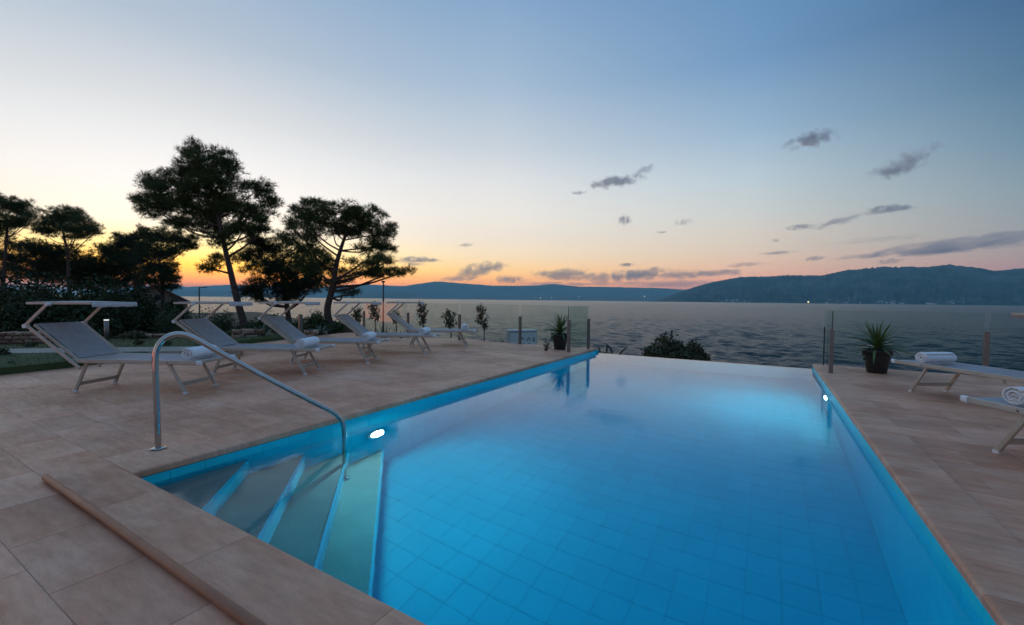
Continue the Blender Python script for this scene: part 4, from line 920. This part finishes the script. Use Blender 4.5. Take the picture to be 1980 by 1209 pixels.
# ---- lawn grass blades
g = np.random.default_rng(5); n = 26000; yy = g.uniform(-1.5, 9.5, n); xw = np.array([xe(y) for y in yy]); xx = xw - .03 - g.random(n) ** 1.5 * 9.0
zz = np.array([gz(a, b2) for a, b2 in zip(xx, yy)]); c = np.stack([xx, yy, zz - .005], 1)
hgt = g.uniform(.015, .04, (n, 1)); dr = np.stack([g.normal(0, .5, n), g.normal(0, .5, n), np.ones(n)], 1); sd = np.stack([g.normal(0, 1, n), g.normal(0, 1, n), np.zeros(n)], 1); sd /= np.linalg.norm(sd, axis=1)[:, None]
v = np.stack([c - sd * .004, c + sd * .004, c + dr * hgt], 1).reshape(-1, 3)
M['grass'] = mat('grass_blade', (0.045, 0.085, 0.018), (0.075, 0.105, 0.03), 2.0, 0.7, spec=0.2)
tag(link('grass', np_mesh('grass', v, np.arange(n * 3).reshape(-1, 3), M['grass'])), 'short green lawn grass beside the deck', 'grass', None, 'stuff')
# ---- pale path crossing the lawn
vs = []; 
for px in (-120, 0, 120, 240, 360, 470):
    y0 = 683 - .012 * px; vs += [G(px, y0, .125), G(px, y0 - 8.5, .125)]
mb = MB(); k = len(vs) // 2; mb.add(vs + [v_ - Vector((0, 0, .1)) for v_ in vs], [(2 * i, 2 * i + 2, 2 * i + 3, 2 * i + 1) for i in range(k - 1)] + [(2 * i, 2 * k + 2 * i, 2 * k + 2 * i + 2, 2 * i + 2) for i in range(k - 1)])
tag(mb.build('garden_path', M['path']), kind='structure')
# ---- dry stone walls
M['stone'] = travertine('rubble_stone', (0.55, 0.53, 0.52), 0.4); M['stonecore'] = mat('wall_core', (0.06, 0.055, 0.05), (0.04, 0.036, 0.034), 5, .95)
def stone_wall(label, p0, p1, hgt, rows, seed):
    g = random.Random(seed); d = p1 - p0; d.z = 0; L = d.length; d.normalize(); nrm = Vector((-d.y, d.x, 0))
    root = empty('dry_stone_wall', p0, 0, label, 'wall')
    MB().bar(Vector((0, 0, hgt * .47)), d * L + Vector((0, 0, hgt * .47)), .26, hgt * .94).build('core', M['stonecore'], root)
    rh = hgt / rows
    for r in range(rows):
        s = -g.uniform(0, .1)
        while s < L:
            w_ = g.uniform(.16, .40); h2 = rh * g.uniform(.8, 1.0); q = MB(); vs = []
            for zz_ in (0.06, 1.0):
                for (a, b2) in ((0.04, -1), (.96, -1), (.96, 1), (.04, 1)): vs.append((w_ * (a + g.uniform(-.05, .05)), b2 * (.15 + g.uniform(-.02, .015)), h2 * (zz_ + g.uniform(-.1, .06))))
            vs.append((w_ * .5, -.185, h2 * .5)); vs.append((w_ * .5, .185, h2 * .5)); vs.append((w_ * .5, 0, h2 * 1.05))
            q.add(vs, [(3, 2, 1, 0), (0, 1, 8), (1, 5, 8), (5, 4, 8), (4, 0, 8), (2, 3, 9), (3, 7, 9), (7, 6, 9), (6, 2, 9), (1, 2, 6, 5), (3, 0, 4, 7), (4, 5, 10), (5, 6, 10), (6, 7, 10), (7, 4, 10)])
            o = q.build('stone', M['stone'], root); o.location = d * s + Vector((0, 0, r * rh)); o.rotation_euler = (0, 0, math.atan2(d.y, d.x)); s += w_ + .008
a = P(-60, 655, 12.6); b_ = P(112, 653, 13.2); a.z = gz(a.x, a.y) - .05; b_.z = gz(b_.x, b_.y) - .05
stone_wall('grey dry stone wall at the left edge of the lawn', a, b_, .46, 4, 3)
a = P(262, 653, 14.8); b_ = P(352, 649, 15.6); a.z = gz(a.x, a.y) - .05; b_.z = gz(b_.x, b_.y) - .05
stone_wall('low pale stone edging wall seen through the handrail arch', a, b_, .20, 2, 4)
a = P(452, 660, 13.2); b_ = P(500, 660, 13.6); a.z = gz(a.x, a.y) - .05; b_.z = gz(b_.x, b_.y) - .05
stone_wall('short low stone wall between the second lounger and the agave', a, b_, .30, 2, 5)
a = P(590, 652, 13.4); b_ = P(606, 651, 13.5); a.z = gz(a.x, a.y) - .05; b_.z = gz(b_.x, b_.y) - .05
stone_wall('small pale stone block behind the third lounger', a, b_, .26, 2, 6)
# ---- bollard lights and garden posts
def bollard(px, depth, top, label, lit=True):
    c = P(px, 640, depth); c.z = gz(c.x, c.y); t = P(px, top, depth).z - c.z
    root = empty('bollard_light', c, 0, label, 'bollard'); MB().lathe([(.052, 0), (.052, t - .03)], seg=16).build('post', M['post'], root, True)
    MB().lathe([(.055, t - .028), (.057, t - .012), (.055, t)], seg=16).build('lamp_head', M['bollardlamp'] if lit else M['post'], root, True)
bollard(206, 12.2, 618, 'round garden bollard with a lit white top beside the nearest lounger')
for px, dp, tp_, lb in ((581, 14.5, 608, 'square garden post left of the shrubs behind the third lounger'), ):
    c = P(px, 640, dp); c.z = gz(c.x, c.y); t = P(px, tp_, dp).z - c.z
    o = MB().box((-.05, -.05, 0), (.05, .05, t), .01).build('garden_post', M['post']); o.location = c; tag(o, lb, 'post')
# ---- lamp posts
def lamp_post(px, top, depth, label, arm, r=.045):
    c = P(px, 640, depth); c.z = gz(c.x, c.y) - .05; t = P(px, top, depth).z - c.z
    root = empty('lamp_post', c, 0, label, 'lamp post', 'lamp posts by the shore'); MB().tube([(0, 0, 0), (0, 0, .6), (0, 0, t)], [r * 1.3, r, r * .8], 10).build('pole', M['lamppost'], root, True)
    q = Vector(CM[0]); q.z = 0; q.normalize()
    if arm: MB().bar(Vector((0, 0, t - .02)), q * arm + Vector((0, 0, t + .02)), .16, .07).build('lamp_head', M['lamppost'], root)
    else: MB().lathe([(.05, t - .02), (.11, t + .02), (.11, t + .06), (.03, t + .09)], seg=14).build('lamp_head', M['lamppost'], root, True)
lamp_post(386, 556, 45.0, 'distant street lamp with a short arm, in the gap right of the house', .8, .07); lamp_post(741, 546, 25.0, 'thin tall lamp post right of the spreading pine', 0, .05)
# ---- small house with a gable and a round window
def house():
    dp = 40.0; c = P(296, 640, dp); bz = gz(c.x, c.y) - .3; pxm = dp / FPX; r = Vector(CM[0]); r.z = 0; r.normalize(); fw = Vector((CM[2][0], CM[2][1], 0)).normalized()
    root = empty('stone_house', (c.x, c.y, bz), -math.atan2(c.x, c.y), 'small gabled house with a round window, half hidden by pines', 'house')
    eave = P(352, 586, dp).z - bz; ridge = P(305, 556, dp).z - bz; xl, xr, xm = -72 * pxm, 54 * pxm, 4 * pxm; dl = 7.0
    el = eave
    wall = [(xl, 0, 0), (xr, 0, 0), (xr, 0, eave), (xm, 0, ridge), (xl, 0, el)]
    q = MB(); n = 5; vs = [(x, 0, z) for x, _, z in wall] + [(x, dl, z) for x, _, z in wall]
    q.add(vs, [(0, 1, 2, 3, 4), (9, 8, 7, 6, 5), (0, 5, 6, 1), (1, 6, 7, 2), (4, 9, 5, 0)]); q.build('wall', M['plaster'], root)
    ov = .35
    for sx2, xe_, ze in ((1, xr, eave), (-1, xl, el)):
        dx, dz = xe_ - xm, ze - ridge; L = math.hypot(dx, dz); dx, dz = dx / L, dz / L; L += ov
        rf = MB().add([(xm, -ov, ridge + .03), (xm + dx * L, -ov, ridge + dz * L + .03), (xm + dx * L, dl + ov, ridge + dz * L + .03), (xm, dl + ov, ridge + .03), (xm, -ov, ridge + .16), (xm + dx * L, -ov, ridge + dz * L + .16), (xm + dx * L, dl + ov, ridge + dz * L + .16), (xm, dl + ov, ridge + .16)],
                      [(0, 1, 2, 3), (4, 7, 6, 5), (0, 4, 5, 1), (2, 6, 7, 3), (1, 5, 6, 2)]).build('roof', M['rooftile'], root)
        for i in range(22):
            y = -ov + (dl + 2 * ov) * (i + .5) / 22; MB().tube([(xm, y, ridge + .17), (xm + dx * L, y, ridge + dz * L + .17)], .09, 6).build('tile_row', M['rooftile'], rf)
    w_ = MB().tube([(8 * pxm, -.06, P(304, 575, dp).z - bz), (8 * pxm, .05, P(304, 575, dp).z - bz)], 5.5 * pxm, 20).build('round_window', M['dark'], root)
    x0, x1 = -34 * pxm, 10 * pxm; z1 = P(280, 594, dp).z - bz
    d_ = MB().box((x0, -.05, 0), (x1, .04, z1)).build('doorway', M['dark'], root)
    f = MB(); f.box((x0 - .18, -.09, 0), (x0, .04, z1 + .2)); f.box((x1, -.09, 0), (x1 + .18, .04, z1 + .2)); f.box((x0 - .18, -.10, z1), (x1 + .18, .05, z1 + .22)); f.build('door_surround', M['plaster'], d_)
    MB().box((x0 + .1, -2.4, z1 - .1), (x1 + 1.6, -.1, z1)).build('porch_roof', M['dark'], root)
    for xx_ in (x0 + .2, x1 + 1.5): MB().box((xx_ - .07, -2.35, 0), (xx_ + .07, -2.2, z1 - .1)).build('porch_post', M['dark'], root)
house()
# ---- pale cabinet beyond the fence
c = P(1012, 668, 12.9); bz = gz(c.x, c.y) - .05; top = P(1012, 641, 12.9).z; r = Vector(CM[0]); az_ = math.atan2(r.y, r.x) + .25
cab = empty('pale_cabinet', (c.x, c.y, bz), az_, 'pale grey cabinet with dark printed marks behind the left glass fence', 'cabinet'); h_ = top - bz
MB().box((-.42, 0, 0), (.42, .45, h_), .012).build('body', M['cabinet'], cab); MB().box((-.40, -.012, h_ - .50), (.40, -.002, h_ - .03), .004).build('door_panel', M['cap'], cab)
MB().box((-.44, -.03, h_ + .002), (.44, .47, h_ + .03), .008).build('lid', M['cabinet'], cab)
mk = MB()
for x0, z0 in ((-.05, .0), (.16, .0)):
    mk.bar((x0 - .06, -.016, h_ - .27 + z0), (x0, -.016, h_ - .18 + z0), .006, .018); mk.bar((x0, -.016, h_ - .18 + z0), (x0 + .05, -.016, h_ - .25 + z0), .006, .018)
for x0 in (-.02, .17): mk.bar((x0, -.016, h_ - .36), (x0 + .03, -.016, h_ - .36), .006, .03)
mk.bar((.32, -.016, h_ - .30), (.32, -.016, h_ - .18), .03, .006); mk.build('printed_marks', M['dark'], cab)
shrub('low_plant', 'low dark plant left of the pale cabinet', 970, 655, 16, 12.3, 'shrub', .04, 300, 'plant', None, seed=120, lobes=4)
shrub('low_plant', 'small leafy plant beside the left yucca pot', 1056, 652, 11, 10.2, 'shrub_o', .035, 70, 'plant', None, base_z=0.0, seed=121, lobes=4)
shrub('low_plant', 'small weed growing at the deck edge by the lawn', 24, 695, 9, 6.9, 'shrub', .018, 120, 'plant', None, base_z=0.0, seed=122, lobes=4)
shrub('low_plant', 'low plant between the right yucca and the lounger', 1738, 676, 10, 8.6, 'shrub', .022, 90, 'plant', None, base_z=0.25, seed=123, lobes=3) if False else None

# ================================================================ far shore: houses and lights
g = random.Random(4); hm = MB(); hm.box((-9, -6, 0), (9, 6, 9)); hm.add([(-9.5, -6.5, 9), (9.5, -6.5, 9), (9.5, 6.5, 9), (-9.5, 6.5, 9), (-9.5, 0, 13), (9.5, 0, 13)], [(0, 1, 5, 4), (2, 3, 4, 5), (0, 4, 3), (1, 2, 5)])
hme = hm.mesh('far_house', M['houses'])
for i in range(46):
    px = g.choice([1410, 1445, 1600, 1640, 1725, 1735, 1800, 1840, 1850]) + g.gauss(0, 14); a, _ = azel(px, 580); d = 5210 + g.random() ** 2 * 220
    o = link('far_house', hme); o.location = (d * math.sin(a), d * math.cos(a), SEA_Z + 1 + (d - 5200) * .12); o.rotation_euler = (0, 0, g.uniform(0, 3)); s_ = g.uniform(.6, 1.15); o.scale = (s_ * g.uniform(.8, 1.6), s_, s_)
    tag(o, 'one of the tiny pale houses on the far shore under the right hand mountain', 'house', 'tiny houses on the far shore')
lm = MB().lathe([(.01, -1), (.7, -.7), (1, 0), (.7, .7), (.01, 1)], seg=10)
for px, py, d, r_, m_, lb in ((1034, 575.5, 8800, 8, 'shorelight', 'left tiny white shore light across the water'), (1045, 576.5, 8800, 10, 'shorelight', 'second tiny white shore light across the water'), (1066, 576, 8800, 8, 'shorelight', 'tiny white shore light left of the potted yucca'), (1120, 574, 8800, 7, 'shorelight', 'tiny pale shore light behind the glass panel'), (1246, 573.5, 8700, 12, 'shorelight', 'single bright shore light in the middle of the far coast'), (1563, 584, 5150, 9, 'shorelight_y', 'yellow shore light under the right hand mountain')):
    p = P(px, py, 1); v_ = (p - Vector((0, 0, CAM_H))); v_ = v_ * (d / math.hypot(v_.x, v_.y)); o = link('shore_light', lm.mesh('shore_light', M[m_], True)); o.location = v_ + Vector((0, 0, CAM_H)); o.location.z = max(o.location.z, SEA_Z + 14); o.scale = (r_ * .7,) * 3; tag(o, lb, 'light', 'lights on the far coast')

# ================================================================ clouds (soft volumes high above the sea)
def cloud_mat(name, dens, col, seed, anis=0.2):
    m = D.materials.new(name); m.use_nodes = True; nt = m.node_tree; ns = nt.nodes; ls = nt.links; ns.clear()
    out = ns.new('ShaderNodeOutputMaterial'); pv = ns.new('ShaderNodeVolumePrincipled'); ls.new(pv.outputs[0], out.inputs['Volume'])
    pv.inputs['Color'].default_value = col + (1,); pv.inputs['Anisotropy'].default_value = anis
    t = ns.new('ShaderNodeTexCoord'); ln = ns.new('ShaderNodeVectorMath'); ln.operation = 'LENGTH'; ls.new(t.outputs['Object'], ln.inputs[0])
    oi = ns.new('ShaderNodeObjectInfo'); cb = ns.new('ShaderNodeVectorMath'); cb.operation = 'MULTIPLY_ADD'; cb.inputs[1].default_value = (3.4, 1.8, 1.0)
    ls.new(t.outputs['Object'], cb.inputs[0]); sc = ns.new('ShaderNodeMath'); sc.operation = 'MULTIPLY'; sc.inputs[1].default_value = 40; ls.new(oi.outputs['Random'], sc.inputs[0]); ls.new(sc.outputs[0], cb.inputs[2])
    nz = noise_(nt, cb.outputs[0], 1.1, 4, 0.6)
    a = ns.new('ShaderNodeMath'); a.operation = 'MULTIPLY_ADD'; a.inputs[1].default_value = 3.2; a.inputs[2].default_value = -1.45; ls.new(nz, a.inputs[0])       # noise ~ .5 -> .33
    b = ns.new('ShaderNodeMath'); b.operation = 'SUBTRACT'; b.use_clamp = True; s1 = ns.new('ShaderNodeMath'); s1.operation = 'MULTIPLY'; s1.inputs[1].default_value = 1.15; ls.new(ln.outputs['Value'], s1.inputs[0])
    one = ns.new('ShaderNodeMath'); one.operation = 'SUBTRACT'; one.inputs[0].default_value = 0.80; ls.new(s1.outputs[0], one.inputs[1])
    c = ns.new('ShaderNodeMath'); c.operation = 'ADD'; c.use_clamp = True; ls.new(a.outputs[0], c.inputs[0]); ls.new(one.outputs[0], c.inputs[1])
    e_ = ns.new('ShaderNodeMath'); e_.operation = 'MULTIPLY'; e_.inputs[1].default_value = dens; sm = ns.new('ShaderNodeMapRange'); sm.interpolation_type = 'SMOOTHSTEP'; sm.inputs[1].default_value = 0.10; sm.inputs[2].default_value = 0.55; ls.new(c.outputs[0], sm.inputs[0]); ls.new(sm.outputs[0], e_.inputs[0]); ls.new(e_.outputs[0], pv.inputs['Density'])
    return m
import bmesh
bm = bmesh.new(); bmesh.ops.create_icosphere(bm, subdivisions=3, radius=1.0); cme = D.meshes.new('cloud'); bm.to_mesh(cme); bm.free()
CALT = 2100.0
CLOUDS = [  # px, py, half width, half height, tilt (deg up to the right), opacity, label
    (1571, 269, 50, 17, 4, 1.6, 'oval grey cloud alone high in the right sky'), (1748, 316, 58, 20, 22, 1.2, 'tilted feathery cloud high at the right'), (1718, 333, 40, 9, -8, .7, 'wispy lower edge cloud under the tilted feathery cloud'), (1186, 353, 60, 12, 3, 2.0, 'dark lens shaped cloud above the middle of the bay'), (1245, 329, 30, 9, 24, .7, 'small faint cloud trailing up from the lens shaped cloud'), (1119, 373, 18, 4, 0, 1.0, 'tiny flat cloud left under the lens shaped cloud'),
    (1207, 425, 17, 12, 0, 1.2, 'small ragged cloud above the bush'), (1322, 430, 22, 8, 5, .5, 'faint small cloud right of the ragged cloud'), (1716, 405, 46, 9, 2, 1.5, 'flat grey cloud in the middle of the right sky'), (1620, 428, 50, 8, 14, .9, 'thin cloud streak rising to the right'), (1548, 439, 30, 6, 3, 1.2, 'small flat cloud at the left end of the thin streak'),
    (1850, 474, 200, 13, 5, 1.8, 'long dark cloud band above the mountain at the right edge'), (1840, 484, 90, 6, 3, 1.0, 'thin cloud layer under the long dark band'), (1690, 464, 90, 5, 2, .35, 'faint pink cloud streak left of the long dark band'), (1504, 489, 40, 4, 2, .9, 'thin flat cloud above the left shoulder of the mountain'), (1576, 500, 22, 6, 2, .9, 'small flat cloud above the mountain ridge'), (1686, 495, 40, 5, 4, .9, 'thin cloud above the mountain top'), (1720, 505, 26, 6, 3, .7, 'small low cloud touching the mountain top'), (1935, 453, 40, 5, 6, .7, 'thin streak at the right edge above the long band'),
    (806, 503, 52, 7, 2, 1.6, 'flat dark cloud right of the spreading pine'), (800, 511, 26, 4, 0, 1.0, 'small flat cloud just right of the pine tip'), (925, 524, 62, 16, 14, 1.5, 'ragged grey cloud above the far hills left of the potted yucca'), (985, 540, 40, 9, 0, 1.2, 'low grey cloud resting on the far hills'), (880, 540, 50, 7, 4, .7, 'faint low cloud left over the far hills'), (1090, 531, 80, 13, 0, 1.5, 'wide grey cloud bank above the potted yucca'), (1180, 536, 60, 14, 4, 1.3, 'grey cloud bank left of the middle'), (1245, 530, 70, 15, 3, 1.5, 'puffy grey cloud bank in the middle above the coast'), (1325, 532, 60, 11, 3, 1.1, 'pinkish grey cloud right of the puffy bank'),
    (1390, 528, 66, 7, 2, 1.1, 'thin grey cloud above the start of the mountain'), (1300, 549, 170, 7, 0, 1.0, 'long low haze cloud lying behind the far hills'), (1080, 549, 120, 6, 0, .8, 'long low cloud behind the middle hills'), (1212, 512, 19, 5, 2, 1.3, 'tiny dark cloud above the puffy bank'), (902, 474, 20, 4, 4, .8, 'tiny faint cloud high right of the pines'), (1500, 465, 11, 4, 0, .5, 'tiny faint cloud left of the long streaks'), (1440, 512, 40, 5, 3, .8, 'thin grey cloud over the left mountain slope'), (1280, 449, 14, 3, 0, .6, 'tiny flat cloud right of the ragged cloud')]
cmats = {}
for i, (px, py, hw, hh, tilt, op, lb) in enumerate(CLOUDS):
    a, t = azel(px, py); alt = CALT if t > .1 else CALT * (.55 + 4.5 * t)
    d = min((alt) / t, 60000.0); p = Vector((d * math.sin(a), d * math.cos(a), d * t + CAM_H)); dep = (CM @ np.array([p.x, p.y, p.z - CAM_H]))[2]; k = dep / FPX
    key = round(op, 2); rx, rz = hw * k * 1.1, hh * k * 1.1; ry = max(rx * .55, rz * 1.3)
    m_ = cloud_mat('cloud_vapour', op * 1.0 / (ry * 2 * .55), (0.62, 0.67, 0.77), i)
    me = cme.copy(); me.materials.append(m_); o = link('cloud', me); o.location = p; o.scale = (rx, ry, rz)
    fw = Vector((math.sin(a), math.cos(a), 0)); o.rotation_euler = (Matrix.Rotation(-a, 4, 'Z') @ Matrix.Rotation(-rad(tilt), 4, 'Y')).to_euler()
    tag(o, lb, 'cloud', 'small evening clouds')

# ================================================================ haze: the air over the bay
HZ_TOP = 530.0
hz = MB().box((-59500, -3000, SEA_Z - 3.5), (59500, 59500, HZ_TOP)).build('haze', None); tag(hz, 'thin blue evening haze over the bay', 'haze', None, 'stuff')
m = D.materials.new('haze_air'); m.use_nodes = True; m.node_tree.nodes.clear(); out = m.node_tree.nodes.new('ShaderNodeOutputMaterial'); pv = m.node_tree.nodes.new('ShaderNodeVolumePrincipled')
pv.inputs['Color'].default_value = (0.38, 0.80, 0.97, 1); pv.inputs['Density'].default_value = 6.8e-5; pv.inputs['Anisotropy'].default_value = 0.0
m.node_tree.links.new(pv.outputs[0], out.inputs['Volume']); hz.data.materials.append(m)
